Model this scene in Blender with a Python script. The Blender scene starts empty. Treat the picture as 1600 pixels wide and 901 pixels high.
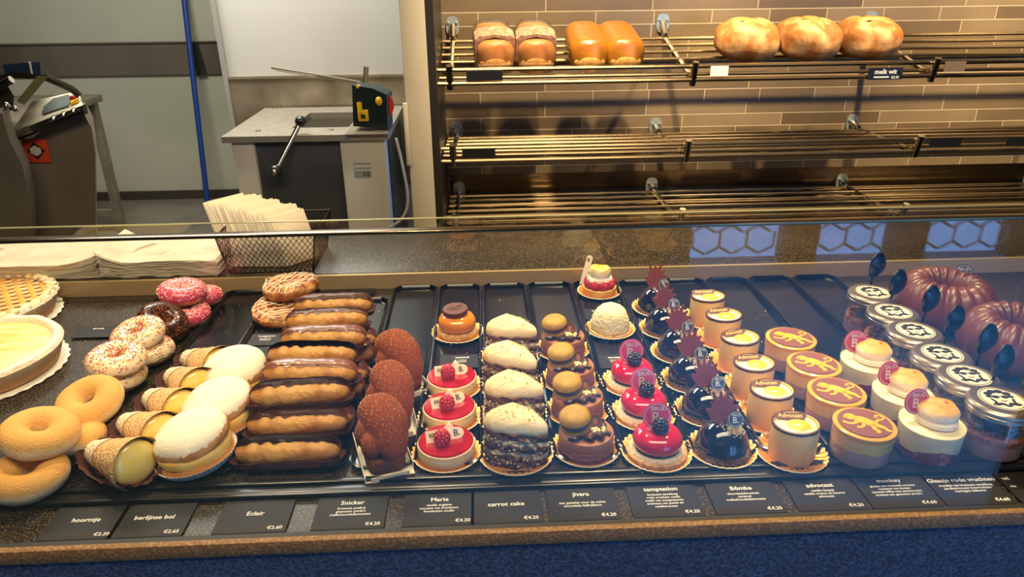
import bpy, bmesh, math, random
from math import sin, cos, pi, radians as RAD
from mathutils import Vector, Matrix, noise
sc = bpy.context.scene
COL = sc.collection
rnd = random.Random(7)

# ------------------------------------------------------------------ camera
F = 1130.0; CX, CY = 800.0, 450.5
_d = Vector((27, 2550, F)).normalized()
_y = Vector((-55, -500, F)); _y -= _d * _y.dot(_d); _y.normalize()
_x = _d.cross(-_y)
if _x.x < 0: _x = -_x
RW = Matrix((_x, _y, -_d))                  # rows: world axes written in image axes
CAM = Vector((0, 0, 1.508))
cam_d = bpy.data.cameras.new('camera'); cam = bpy.data.objects.new('camera', cam_d); COL.objects.link(cam)
cam_d.sensor_width = 36; cam_d.lens = F / 1600 * 36; cam_d.clip_start = .02; cam_d.clip_end = 60
_r = RW @ Vector((1, 0, 0)); _u = RW @ Vector((0, -1, 0)); _b = RW @ Vector((0, 0, -1))
cam.matrix_world = Matrix(((_r.x, _u.x, _b.x, CAM.x), (_r.y, _u.y, _b.y, CAM.y), (_r.z, _u.z, _b.z, CAM.z), (0, 0, 0, 1)))
sc.camera = cam
ZT = .9                                      # height of the tray floor
def ray(px, py): return RW @ Vector((px - CX, py - CY, F))
def PZ(px, py, z=ZT):                        # point on a horizontal plane
    r = ray(px, py); return CAM + r * ((z - CAM.z) / r.z)
def PY(px, py, Y):                           # point on a plane parallel to the counter
    r = ray(px, py); return CAM + r * (Y / r.y)
def PX(px, Y, z):                            # X of a point at known Y and z seen in image column px
    v = Vector((0, Y, z)) - CAM; a = v @ RW; b = Vector((1, 0, 0)) @ RW
    k = (px - CX) / F; return (k * a.z - a.x) / (b.x - k * b.z)

# ------------------------------------------------------------------ world, lights, exposure
vs = sc.view_settings
vs.view_transform = 'Standard'; vs.look = 'None'; vs.gamma = 1; vs.use_curve_mapping = False; vs.exposure = 0.28
sc.cycles.max_bounces = 8; sc.cycles.transparent_max_bounces = 24; sc.cycles.glossy_bounces = 4; sc.cycles.diffuse_bounces = 3
sc.cycles.sample_clamp_indirect = 4; sc.cycles.caustics_reflective = False; sc.cycles.caustics_refractive = False
w = bpy.data.worlds.new('sky'); sc.world = w; w.use_nodes = True
w.node_tree.nodes['Background'].inputs[0].default_value = (.16, .42, 1.0, 1); w.node_tree.nodes['Background'].inputs[1].default_value = 5
def light(name, kind, loc, energy, col, target=None, **k):
    l = bpy.data.lights.new(name, kind); l.energy = energy; l.color = col
    for a, v in k.items(): setattr(l, a, v)
    o = bpy.data.objects.new(name, l); COL.objects.link(o); o.location = loc
    if target: o.rotation_euler = (Vector(target) - Vector(loc)).to_track_quat('-Z', 'Y').to_euler()
    return o
WARM = (1, .77, .44); WARM2 = (1, .80, .52)
# ceiling spots over the bread shelves
for i, x in enumerate((.34, 1.42, 2.5)):
    light('shelf_spot', 'SPOT', (x, 1.98, 2.5), 285, WARM, (x, 2.80, 1.0), spot_size=RAD(66), spot_blend=.7, shadow_soft_size=.035)
# ceiling spots over the counter
for x, e, a in ((-.85, 60, 62), (-.25, 62, 62), (.38, 150, 46), (.95, 62, 62)):
    light('counter_spot', 'SPOT', (x, 1.75, 2.6), e, WARM, (x, 1.15 + (.12 if a < 50 else 0), .9), spot_size=RAD(a), spot_blend=.8, shadow_soft_size=.04)
# ceiling panel of the work room; added warm front fill over the shop
light('kitchen_panel', 'AREA', (-1.3, 3.2, 2.7), 78, (1, .95, .84), (-1.3, 3.6, 0), shape='RECTANGLE', size=1.4, size_y=.8)
light('front_fill', 'AREA', (0, .2, 2.7), 46, WARM2, (0, .75, .9), shape='RECTANGLE', size=2.2, size_y=.5)
# added blue fill above the shop floor, standing in for window light
light('shop_floor_fill', 'AREA', (1.9, -1.1, 2.4), 60, (.16, .56, 1), (1.9, -1.15, 0), shape='RECTANGLE', size=3.9, size_y=1.2, spread=RAD(62))

# ------------------------------------------------------------------ materials
def H(s):
    c = [int(s[i:i+2], 16) / 255 for i in (0, 2, 4)]
    return tuple(((v + .055) / 1.055) ** 2.4 if v > .04045 else v / 12.92 for v in c) + (1,)
MATS = {}
def pm(name, col, rough=.5, col2=None, ns=40, metal=0, bump=0, bs=None, coat=0, sss=0, spec=.5, lo=.4, hi=.6, aniso=None, detail=3, stretch=None, trans=0):
    if name in MATS: return MATS[name]
    m = bpy.data.materials.new(name); m.use_nodes = True; nt = m.node_tree; N = nt.nodes; L = nt.links
    b = N['Principled BSDF']; b.inputs['Roughness'].default_value = rough; b.inputs['Metallic'].default_value = metal
    b.inputs['Coat Weight'].default_value = coat; b.inputs['Coat Roughness'].default_value = .06
    b.inputs['Specular IOR Level'].default_value = spec
    if sss:
        b.inputs['Subsurface Weight'].default_value = sss; b.inputs['Subsurface Radius'].default_value = (.006, .003, .0015); b.inputs['Subsurface Scale'].default_value = 1
    c1 = H(col) if isinstance(col, str) else col
    b.inputs['Base Color'].default_value = c1
    tc = N.new('ShaderNodeTexCoord'); vec = tc.outputs['Object']
    if stretch:
        mp = N.new('ShaderNodeMapping'); L.new(vec, mp.inputs[0]); mp.inputs['Scale'].default_value = stretch; vec = mp.outputs[0]
    if col2:
        n = N.new('ShaderNodeTexNoise'); n.inputs['Scale'].default_value = ns; n.inputs['Detail'].default_value = detail; L.new(vec, n.inputs['Vector'])
        r = N.new('ShaderNodeValToRGB'); r.color_ramp.elements[0].position = lo; r.color_ramp.elements[1].position = hi
        r.color_ramp.elements[0].color = c1; r.color_ramp.elements[1].color = H(col2) if isinstance(col2, str) else col2
        L.new(n.outputs[0], r.inputs[0]); L.new(r.outputs[0], b.inputs['Base Color'])
    if bump:
        n = N.new('ShaderNodeTexNoise'); n.inputs['Scale'].default_value = bs or ns; n.inputs['Detail'].default_value = 4; L.new(vec, n.inputs['Vector'])
        u = N.new('ShaderNodeBump'); u.inputs['Strength'].default_value = min(1, bump * 1.5); u.inputs['Distance'].default_value = .004
        L.new(n.outputs[0], u.inputs['Height']); L.new(u.outputs[0], b.inputs['Normal'])
    MATS[name] = m; return m
def ramp_z(name, stops, rough=.5, ns=60, amt=.003, bump=.3, coat=0, bs=250):
    """colour bands by local height: stops = [(z, hex), ...]"""
    m = bpy.data.materials.new(name); m.use_nodes = True; nt = m.node_tree; N = nt.nodes; L = nt.links
    b = N['Principled BSDF']; b.inputs['Roughness'].default_value = rough; b.inputs['Coat Weight'].default_value = coat
    tc = N.new('ShaderNodeTexCoord'); sp = N.new('ShaderNodeSeparateXYZ'); L.new(tc.outputs['Object'], sp.inputs[0])
    n = N.new('ShaderNodeTexNoise'); n.inputs['Scale'].default_value = ns; L.new(tc.outputs['Object'], n.inputs['Vector'])
    a = N.new('ShaderNodeMath'); a.operation = 'MULTIPLY_ADD'; L.new(n.outputs[0], a.inputs[0]); a.inputs[1].default_value = amt * 4; a.inputs[2].default_value = -amt * 2
    s = N.new('ShaderNodeMath'); s.operation = 'ADD'; L.new(sp.outputs['Z'], s.inputs[0]); L.new(a.outputs[0], s.inputs[1])
    mr = N.new('ShaderNodeMapRange'); z0, z1 = stops[0][0], stops[-1][0]; mr.inputs['From Min'].default_value = z0; mr.inputs['From Max'].default_value = z1; L.new(s.outputs[0], mr.inputs[0])
    r = N.new('ShaderNodeValToRGB'); cr = r.color_ramp
    while len(cr.elements) < len(stops): cr.elements.new(.5)
    for e, (z, c) in zip(cr.elements, stops): e.position = (z - z0) / (z1 - z0)
    for e, (z, c) in zip(cr.elements, stops): e.color = H(c)
    L.new(mr.outputs[0], r.inputs[0]); L.new(r.outputs[0], b.inputs['Base Color'])
    if bump:
        q = N.new('ShaderNodeTexNoise'); q.inputs['Scale'].default_value = bs; L.new(tc.outputs['Object'], q.inputs['Vector'])
        u = N.new('ShaderNodeBump'); u.inputs['Strength'].default_value = min(1, bump * 1.5); u.inputs['Distance'].default_value = .0035
        L.new(q.outputs[0], u.inputs['Height']); L.new(u.outputs[0], b.inputs['Normal'])
    MATS[name] = m; return m
def glassmat(name, tint=(1, 1, 1, 1), base=.04, rough=0.0):
    m = bpy.data.materials.new(name); m.use_nodes = True; nt = m.node_tree; N = nt.nodes; L = nt.links; N.clear()
    o = N.new('ShaderNodeOutputMaterial'); mx = N.new('ShaderNodeMixShader'); t = N.new('ShaderNodeBsdfTransparent'); g = N.new('ShaderNodeBsdfGlossy')
    t.inputs[0].default_value = tint; g.inputs['Roughness'].default_value = rough
    lw = N.new('ShaderNodeLayerWeight'); p = N.new('ShaderNodeMath'); p.operation = 'POWER'; p.inputs[1].default_value = 5; L.new(lw.outputs['Facing'], p.inputs[0])
    a = N.new('ShaderNodeMath'); a.operation = 'MULTIPLY_ADD'; a.inputs[1].default_value = 1 - base; a.inputs[2].default_value = base; L.new(p.outputs[0], a.inputs[0])
    lw.inputs[0].default_value = .5
    L.new(a.outputs[0], mx.inputs[0]); L.new(t.outputs[0], mx.inputs[1]); L.new(g.outputs[0], mx.inputs[2]); L.new(mx.outputs[0], o.inputs[0])
    MATS[name] = m; return m

steel = pm('brushed_steel', 'aaa294', .34, 'b8b0a2', 30, metal=.55, bump=.08, bs=300, stretch=(1, 1, 12))
steel_d = pm('dull_steel', '857b6c', .4, '948a7a', 12, metal=.5)
chrome = pm('chrome', 'b8b0a2', .16, metal=1)
gold = pm('gold_card', 'e09a34', .32, metal=.45, bump=.1, bs=500)
blackp = pm('black_plastic', '060607', .2)
blackm = pm('matte_black', '111112', .6)
clear = glassmat('clear_glass')
cupg = glassmat('cup_plastic', base=.05)
glassf = glassmat('pane_glass', (.985, .99, .985, 1), base=.045)
white_txt = pm('white_print', 'e8e6e0', .6)
white_card = pm('white_card', 'ece2d0', .7)
choc = pm('dark_chocolate', '2c130c', .28, coat=.3)
milk = pm('milk_chocolate', '6b3a22', .38, '744126', 60)
bake = pm('baked_dough', 'd79a4e', .62, 'b8742f', 45, bump=.35, bs=160)
shortb = pm('shortbread', 'c98a45', .75, 'e3b878', 130, bump=.6, bs=300)
cream = pm('vanilla_cream', 'f2e2a4', .45, sss=.25)
whitec = pm('whipped_cream', 'f5ecd8', .5, sss=.25, bump=.1, bs=60)
yel = pm('yellow_custard', 'ffe06a', .2, 'ffe68a', 60, coat=.5)
brownpaper = pm('brown_paper', '4a221a', .7, '5a2c20', 60)
brownpaper.use_backface_culling = False

# ------------------------------------------------------------------ mesh helpers
class M:
    def __init__(s): s.b = bmesh.new()
    def _mark(s): return len(s.b.verts)
    def _tf(s, n0, mat):
        if mat is not None:
            s.b.verts.ensure_lookup_table()
            bmesh.ops.transform(s.b, matrix=mat, verts=s.b.verts[n0:])
    def box(s, c, d, mat=None, bev=0):
        n0 = s._mark(); x, y, z = [v / 2 for v in d]
        vs_ = [s.b.verts.new((c[0] + i * x, c[1] + j * y, c[2] + k * z)) for i in (-1, 1) for j in (-1, 1) for k in (-1, 1)]
        fs = [s.b.faces.new([vs_[i] for i in q]) for q in ((0, 1, 3, 2), (4, 6, 7, 5), (0, 4, 5, 1), (2, 3, 7, 6), (0, 2, 6, 4), (1, 5, 7, 3))]
        if bev:
            es = list({e for f in fs for e in f.edges}); bmesh.ops.bevel(s.b, geom=es, offset=bev, segments=2, profile=.5, affect='EDGES')
        s.b.verts.index_update(); s._tf(n0, mat); return s
    def loops(s, rings, cap0=True, cap1=True, mat=None):
        n0 = s._mark(); R = [[s.b.verts.new(p) for p in r] for r in rings]; n = len(R[0])
        for a, b in zip(R, R[1:]):
            for i in range(n): s.b.faces.new((a[i], a[(i + 1) % n], b[(i + 1) % n], b[i]))
        if cap0: s.b.faces.new(R[0][::-1])
        if cap1: s.b.faces.new(R[-1])
        s._tf(n0, mat); return s
    def lathe(s, prof, n=40, f=None, mat=None, closed=False):
        """prof from bottom to top; r==0 ends become poles. f(th, r, z, k) -> (r, z)"""
        n0 = s._mark(); R = []
        for k, (r, z) in enumerate(prof):
            if r <= 1e-6: 
                r2, z2 = (r, z) if not f else (0, f(0, 0, z, k)[1]); R.append([s.b.verts.new((0, 0, z2))]); continue
            ring = []
            for i in range(n):
                th = 2 * pi * i / n; rr, zz = (r, z) if not f else f(th, r, z, k)
                ring.append(s.b.verts.new((rr * cos(th), rr * sin(th), zz)))
            R.append(ring)
        if closed: R.append(R[0])
        for a, b in zip(R, R[1:]):
            if len(a) == 1 and len(b) == 1: continue
            for i in range(n):
                j = (i + 1) % n
                if len(a) == 1: s.b.faces.new((a[0], b[j], b[i]))
                elif len(b) == 1: s.b.faces.new((a[i], a[j], b[0]))
                else: s.b.faces.new((a[i], a[j], b[j], b[i]))
        if not closed:
            if len(R[0]) > 1: s.b.faces.new(R[0][::-1])
            if len(R[-1]) > 1: s.b.faces.new(R[-1])
        s._tf(n0, mat); return s
    def sph(s, c, r, n=14, f=None, mat=None):
        if not hasattr(r, '__len__'): r = (r, r, r)
        n0 = s._mark(); k = max(4, n // 2)
        prof = [(sin(pi * i / k), -cos(pi * i / k)) for i in range(k + 1)]
        s.lathe([(0, -1)] + prof[1:-1] + [(0, 1)], n)
        s.b.verts.ensure_lookup_table()
        for v in s.b.verts[n0:]:
            d = v.co.copy()
            if f: d *= f(d)
            v.co = Vector((c[0] + d.x * r[0], c[1] + d.y * r[1], c[2] + d.z * r[2]))
        s._tf(n0, mat); return s
    def tube(s, path, rad, n=8, mat=None, flat=1.0, steps=1):
        P = [Vector(p) for p in path]; Rr = list(rad) if hasattr(rad, '__len__') else [rad] * len(P)
        if steps > 1:
            Q, RR = [], []
            for i in range(len(P) - 1):
                p0, p1, p2, p3 = P[max(i - 1, 0)], P[i], P[i + 1], P[min(i + 2, len(P) - 1)]
                for k in range(steps):
                    t = k / steps
                    Q.append(.5 * ((2 * p1) + (p2 - p0) * t + (2 * p0 - 5 * p1 + 4 * p2 - p3) * t * t + (3 * p1 - p0 - 3 * p2 + p3) * t ** 3)); RR.append(Rr[i] * (1 - t) + Rr[i + 1] * t)
            Q.append(P[-1]); RR.append(Rr[-1]); P, Rr = Q, RR
        rings = []; up = Vector((0, 0, 1)); t0 = (P[1] - P[0]).normalized()
        if abs(t0.dot(up)) > .95: up = Vector((0, 1, 0))
        a = up.cross(t0).normalized()
        for i, p in enumerate(P):
            t = (P[min(i + 1, len(P) - 1)] - P[max(i - 1, 0)]).normalized()
            a = (a - t * a.dot(t)).normalized(); b = t.cross(a)
            rings.append([p + (a * cos(2 * pi * j / n) + b * sin(2 * pi * j / n) * flat) * Rr[i] for j in range(n)])
        return s.loops(rings, mat=mat)
    def prism(s, poly, z0, z1, mat=None, inset=0):
        c = Vector((sum(p[0] for p in poly) / len(poly), sum(p[1] for p in poly) / len(poly)))
        r0 = [(p[0], p[1], z0) for p in poly]; r1 = [(p[0], p[1], z1) for p in poly]
        return s.loops([r0, r1], mat=mat)
    def stroke(s, path, wid, z0, z1, mat=None, steps=5):
        P = [Vector((p[0], p[1])) for p in path]; W = list(wid) if hasattr(wid, '__len__') else [wid] * len(P)
        Q, RR = [], []
        for i in range(len(P) - 1):
            p0, p1, p2, p3 = P[max(i - 1, 0)], P[i], P[i + 1], P[min(i + 2, len(P) - 1)]
            for k in range(steps):
                t = k / steps
                Q.append(.5 * ((2 * p1) + (p2 - p0) * t + (2 * p0 - 5 * p1 + 4 * p2 - p3) * t * t + (3 * p1 - p0 - 3 * p2 + p3) * t ** 3)); RR.append(W[i] * (1 - t) + W[i + 1] * t)
        Q.append(P[-1]); RR.append(W[-1]); A, B = [], []
        for i, q in enumerate(Q):
            t = (Q[min(i + 1, len(Q) - 1)] - Q[max(i - 1, 0)]).normalized(); nn = Vector((-t.y, t.x)) * RR[i] / 2
            A.append(q + nn); B.append(q - nn)
        n0 = s._mark()
        rings = [[(a.x, a.y, z0), (b.x, b.y, z0), (b.x, b.y, z1), (a.x, a.y, z1)] for a, b in zip(A, B)]
        s.loops(rings); s._tf(n0, mat); return s
    def disc(s, c, rx, ry, z0, z1, n=28, mat=None, a0=0):
        return s.prism([(c[0] + rx * cos(2 * pi * i / n + a0), c[1] + ry * sin(2 * pi * i / n + a0)) for i in range(n)], z0, z1, mat)
    def text(s, st, size, mat, align='CENTER'):
        vsx, fsx = text_data(st, size, align); n0 = s._mark()
        V = [s.b.verts.new(v) for v in vsx]
        for q in fsx:
            try: s.b.faces.new([V[i] for i in q])
            except ValueError: pass
        s._tf(n0, mat); return s
    def build(s, name, m, parent=None, smooth=True, ang=.7, label=None, kind=None, loc=None):
        s.b.normal_update(); bmesh.ops.recalc_face_normals(s.b, faces=s.b.faces) if len(s.b.faces) < 60000 else None
        me = bpy.data.meshes.new(name); s.b.to_mesh(me); s.b.free()
        if m: me.materials.append(m)
        if smooth:
            me.polygons.foreach_set('use_smooth', [True] * len(me.polygons)); me.set_sharp_from_angle(angle=ang)
        o = bpy.data.objects.new(name, me); COL.objects.link(o)
        if parent: o.parent = parent
        if label: o['label'] = label
        if kind: o['kind'] = kind
        if loc: o.location = loc
        return o
_tc = {}
def text_data(st, size, align):
    k = (st, align)
    if k not in _tc:
        cu = bpy.data.curves.new('t', 'FONT'); cu.body = st; cu.size = 1; cu.align_x = align; cu.align_y = 'CENTER'; cu.resolution_u = 2; cu.offset = .018
        o = bpy.data.objects.new('t', cu); COL.objects.link(o); dg = bpy.context.evaluated_depsgraph_get()
        me = bpy.data.meshes.new_from_object(o.evaluated_get(dg)); _tc[k] = ([tuple(v.co) for v in me.vertices], [tuple(p.vertices) for p in me.polygons])
        bpy.data.objects.remove(o); bpy.data.curves.remove(cu); bpy.data.meshes.remove(me)
    v, f = _tc[k]; return [(a[0] * size, a[1] * size, 0) for a in v], f
T = Matrix.Translation
def Rx(a): return Matrix.Rotation(a, 4, 'X')
def Ry(a): return Matrix.Rotation(a, 4, 'Y')
def Rz(a): return Matrix.Rotation(a, 4, 'Z')
def S(x, y, z): return Matrix.Diagonal((x, y, z, 1))
def thing(name, label=None, cat=None, group=None, loc=(0, 0, 0), rot=(0, 0, 0)):
    o = bpy.data.objects.new(name, None); COL.objects.link(o); o.empty_display_size = .02
    o.location = loc; o.rotation_euler = rot; tag(o, label, cat, group); return o
def tag(o, label=None, cat=None, group=None, kind=None):
    if label: o['label'] = label
    if cat: o['category'] = cat
    if group: o['group'] = group
    if kind: o['kind'] = kind
    return o
def kids(o): return [c for c in bpy.data.objects if c.parent == o]
def dup(root):
    r = root.copy(); COL.objects.link(r)
    for ch in kids(root):
        c = ch.copy(); COL.objects.link(c); c.parent = r
        for g in kids(ch):
            d = g.copy(); COL.objects.link(d); d.parent = c
    return r
def spread(proto, spots, group=None):
    """spots: (location, rotation, label)"""
    for i, (loc, rot, lab) in enumerate(spots):
        o = proto if i == 0 else None
        if o is None: o = dup(proto)
        o.location = loc; o.rotation_euler = rot; o['label'] = lab
        if group: o['group'] = group
def nz(p, s=1, seed=0): return noise.noise(Vector((p[0] * s + seed, p[1] * s + seed * .7, p[2] * s - seed)))
def catrow(n, items, first, last):  # ordinal words for rows seen from the photographer
    return [first] + items + [last]
# ------------------------------------------------------------------ the room
def struct(name, m, mat, parent=None, **k):
    o = m.build(name, mat, parent, **k)
    if not parent: o['kind'] = 'structure'
    return o
wall_l = pm('panel_wall', 'a8aa98', .35, 'b4b5a4', 1.2, bump=.03, bs=4)
wall_w = pm('white_wall', 'bcbab2', .5, 'c6c4bc', 1.0)
dark_wall = pm('dark_wall', '4f483e', .6)
floor_m = pm('floor_tile', '6a6459', .55, '797267', 3)
shopfloor = pm('shop_floor', '6a8aa6', .6, '7494ae', 3)
XC = PY(352, 150, 3.62).x                    # left end of the recessed white wall
XP0 = PX(627, 2.36, 1.3); XP1 = PX(667, 2.36, 1.3)     # white post
YL, YW, YB = 5.18, 3.64, 2.87
struct('floor', M().box((0, 3.6, -.05), (9, 4.6, .1)), floor_m)
struct('floor_shop', M().box((0, -.56, -.05), (9, 3.72, .1)), shopfloor)
struct('ceiling', M().box((0, 1, 2.85), (9, 9.4, .1)), pm('ceiling_paint', '35302a', .8))
struct('wall_left', M().box((-4.3, 1, 1.4), (.1, 9.4, 2.8)), dark_wall)
struct('wall_right', M().box((4.3, 1, 1.4), (.1, 9.4, 2.8)), dark_wall)
struct('wall_back', M().box((-2.6, YL + .05, 1.4), (3.6, .1, 2.8)), wall_l)
struct('wall_recess', M().box(((XC + XP0) / 2 + .2, YW + .05, 1.4), (XP0 - XC + .4, .1, 2.8)), wall_w)
struct('wall_side', M().box((XC + .04, (YL + YW) / 2, 1.4), (.08, YL - YW - .04, 2.8), T((0, .03, 0))), wall_l)
c0 = PY(375, 100, YW - .02)
struct('trim_1', M().box((XC + .015, YW - .01, 1.4), (.022, .03, 2.8)), pm('corner_steel', 'b5b3ab', .4, metal=.4))
z1, z0 = PY(150, 68, YL).z, PY(150, 118, YL).z
struct('trim_2', M().box((-2.7, YL - .01, (z0 + z1) / 2), (3.4, .02, z1 - z0)).box((-2.7, YL - .018, z1 + .004), (3.4, .03, .008)), pm('rail_steel', '6f675a', .35, '8d8578', 1.6, metal=.6, stretch=(1, 1, .1)))
x = PX(315, YL, .95)
struct('trim_3', M().box((x, YL - .03, (z0 + z1) / 2), (.06, .02, z1 - z0), T((x, 0, z0)) @ Ry(-.12) @ T((-x, 0, -z0))), pm('dark_strip', '22251f', .5))
struct('baseboard_back', M().box((-2.7, YL - .012, .03), (3.4, .024, .06)), pm('dark_base', '3a342b', .6))
zt, zb = PY(480, 119, YW).z, .3
struct('trim_4', M().box(((XC + XP0) / 2 + .05, YW - .008, (zt + .5) / 2), (XP0 - XC + .1, .016, zt - .5)).box(((XC + XP0) / 2 + .05, YW - .012, zt), (XP0 - XC + .1, .024, .012)),
       pm('splash_steel', '8c7f6a', .32, 'b5a890', 4, metal=.6, bump=.06, bs=20))
# white post and dark reveal beside the bread wall
struct('wall_post', M().box(((XP0 + XP1) / 2, 2.66, 1.4), (XP1 - XP0, .6, 2.8), bev=.004), pm('post_paint', 'b9ad94', .5))
struct('trim_5', M().box((XP1 + .012, 2.64, 1.4), (.024, .56, 2.8)), pm('reveal_dark', '221d18', .4))
struct('trim_6', M().box((XP0 + .0, 2.345, 1.02), (.014, .012, .2), bev=.002), pm('post_paint', 'b9ad94', .5))
# tiled bread wall
m = bpy.data.materials.new('slate_strip_tile'); m.use_nodes = True; nt = m.node_tree; N = nt.nodes; L = nt.links
b = N['Principled BSDF']; b.inputs['Roughness'].default_value = .38
tc = N.new('ShaderNodeTexCoord'); sp = N.new('ShaderNodeSeparateXYZ'); cb = N.new('ShaderNodeCombineXYZ'); L.new(tc.outputs['Object'], sp.inputs[0]); L.new(sp.outputs['X'], cb.inputs[0]); L.new(sp.outputs['Z'], cb.inputs[1])
br = N.new('ShaderNodeTexBrick'); L.new(cb.outputs[0], br.inputs[0]); br.offset = .37; br.offset_frequency = 2; br.squash = .55; br.squash_frequency = 3
br.inputs['Scale'].default_value = 1; br.inputs['Brick Width'].default_value = .40; br.inputs['Row Height'].default_value = .0485; br.inputs['Mortar Size'].default_value = .0016; br.inputs['Mortar Smooth'].default_value = .1
br.inputs['Color1'].default_value = H('5a4a35'); br.inputs['Color2'].default_value = H('7a6850'); br.inputs['Mortar'].default_value = H('b3a288')
ns = N.new('ShaderNodeTexNoise'); ns.inputs['Scale'].default_value = 9; ns.inputs['Detail'].default_value = 5; L.new(cb.outputs[0], ns.inputs[0])
mx = N.new('ShaderNodeMix'); mx.data_type = 'RGBA'; mx.blend_type = 'MULTIPLY'; mx.inputs[0].default_value = .35; L.new(br.outputs[0], mx.inputs[6]); L.new(ns.outputs[0], mx.inputs[7]); L.new(mx.outputs[2], b.inputs['Base Color'])
u = N.new('ShaderNodeBump'); u.inputs['Strength'].default_value = .35; u.inputs['Distance'].default_value = .004; u.invert = True; L.new(br.outputs['Fac'], u.inputs['Height']); L.new(u.outputs[0], b.inputs['Normal'])
struct('wall_tiled', M().box(((XP1 + 4.25) / 2, YB + .05, 1.4), (4.25 - XP1, .1, 2.8)), m)
# shop front behind the photographer: panes between posts, patterned film low on the glass
YS = -2.35
front_dark = pm('shop_front_paint', '241f1a', .6)
struct('wall_front', M().box((-2.9, YS, 1.4), (2.7, .16, 2.8)).box((0, YS, 2.68), (8.5, .16, .24)).box((-.25, YS, 1.4), (2.7, .15, 2.8)), front_dark)
film = pm('hex_film', 'dfe6ee', .6)
posts = [1.03, 1.73, 2.34, 3.01, 3.7, 4.25]
for i, x in enumerate(posts): struct('trim_%d' % (7 + i), M().box((x, YS, 1.3), (.17, .14, 2.6)), front_dark)
for i in range(len(posts) - 1):
    a, c = posts[i] + .085, posts[i + 1] - .085; g = M()
    g.box(((a + c) / 2, YS + .02, 1.3), (c - a, .008, 2.48)); wn = struct('window_%d' % (i + 1), g, glassf)
    q = M(); s_ = .075; k = 0; zz = .10
    while zz < .75:
        xx = a + (s_ if k % 2 else .02)
        while xx < c - .02:
            for an in (pi / 2, pi / 2 + 2 * pi / 3, pi / 2 - 2 * pi / 3):
                e = (xx + s_ * 1.1 * cos(an), zz + s_ * 1.1 * sin(an))
                if a < e[0] < c: q.tube([(xx, YS + .03, zz), (e[0], YS + .03, e[1])], .008, 4)
            xx += s_ * 2
        zz += s_ * 1.65; k += 1
    struct('window_film', q, film, wn)

# ------------------------------------------------------------------ counter
stone = bpy.data.materials.new('speckled_stone'); stone.use_nodes = True; nt = stone.node_tree; N = nt.nodes; L = nt.links
b = N['Principled BSDF']; b.inputs['Roughness'].default_value = .34; b.inputs['Specular IOR Level'].default_value = .22
tc = N.new('ShaderNodeTexCoord'); n1 = N.new('ShaderNodeTexNoise'); n1.inputs['Scale'].default_value = 420; n1.inputs['Detail'].default_value = 2; L.new(tc.outputs['Object'], n1.inputs[0])
r = N.new('ShaderNodeValToRGB'); e = r.color_ramp.elements; e[0].position = .5; e[0].color = H('14120f'); e[1].position = .74; e[1].color = H('7d6a54'); L.new(n1.outputs[0], r.inputs[0]); L.new(r.outputs[0], b.inputs['Base Color'])
u = N.new('ShaderNodeBump'); u.inputs['Strength'].default_value = .25; u.inputs['Distance'].default_value = .001; n2 = N.new('ShaderNodeTexNoise'); n2.inputs['Scale'].default_value = 70; L.new(tc.outputs['Object'], n2.inputs[0]); L.new(n2.outputs[0], u.inputs['Height']); L.new(u.outputs[0], b.inputs['Normal'])
edge_m = pm('stone_edge', '6a4a2a', .6, '9c7646', 300, bump=.2, bs=300, lo=.45, hi=.75)
navy = pm('navy_front', '202e44', .9, '41567a', 260, bump=.3, bs=260, lo=.42, hi=.75)
XL, XR = -2.2, 2.6; XM = (XL + XR) / 2; WX = XR - XL
YR = 1.392
ctr = thing('display_counter', 'long dark stone pastry counter with blue front and glass screens', 'counter', loc=(0, 0, 0))
M().box((XM, (.664 + YR) / 2, ZT - .016), (WX, YR - .664, .028)).build('deck', stone, ctr)
M().box((XM, .6655, ZT - .009), (WX, .009, .020), bev=.0015).build('stone_edge', edge_m, ctr)
M().box((XM, .686, ZT - .262), (WX, .046, .484)).build('front_panel', navy, ctr)
M().box((XM, .98, .22), (WX, .6, .44)).box((XM, .98, .68), (WX, .55, .42)).build('cabinet_body', blackm, ctr)
prof = M()
for y_, h_, z_ in ((.766, .009, .004), (.752, .012, .002), (.7405, .006, .005)): prof.box((XM, y_, ZT + z_ / 2), (WX, h_, z_ + .002), bev=.0008)
prof.build('front_rail', pm('rail_black', '2b2b2e', .25, metal=.6), ctr)
M().box((XM, YR + .004, ZT + .014), (WX, .008, .032)).build('back_strip', pm('warm_steel', 'bfa579', .36, metal=.4), ctr)
M().box((XM, YR + .008 + .13, ZT + .022), (WX, .26, .02), bev=.003).build('rear_worktop', stone, ctr)
M().box((XM, YR + .15, ZT - .44), (WX, .22, .87)).build('rear_cabinet', blackm, ctr)
M().box((XM, .672, ZT - .0015), (WX, .010, .004)).build('glass_channel', pm('channel_black', '0a0a0b', .6), ctr)
ZF = PY(800, 358, .672).z
M().box((-.75, .672, (ZT + ZF) / 2), (2.7, .008, ZF - ZT)).build('front_glass', glassf, ctr)
M().box((1.65, .672, (ZT + ZF) / 2), (2.0, .008, ZF - ZT)).build('front_glass', glassf, ctr)
M().box((XM, .672, ZF + .001), (WX, .012, .003), bev=.0006).build('glass_rail', pm('rail_bronze', '6b5a45', .2, metal=.9), ctr)
ZA = PY(800, 338.5, YR + .006).z
xs = PX(1490, YR + .006, .98)
for a, c in ((XL, xs - .002), (xs + .002, XR)):
    M().box(((a + c) / 2, YR + .006, (ZT + .032 + ZA) / 2), (c - a, .006, ZA - ZT - .032)).build('rear_glass', glassf, ctr)
M().box((XM, YR + .006, ZA + .001), (WX, .007, .0016)).build('glass_edge', pm('glass_edge', 'a7a67e', .15, metal=.5), ctr)

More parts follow.
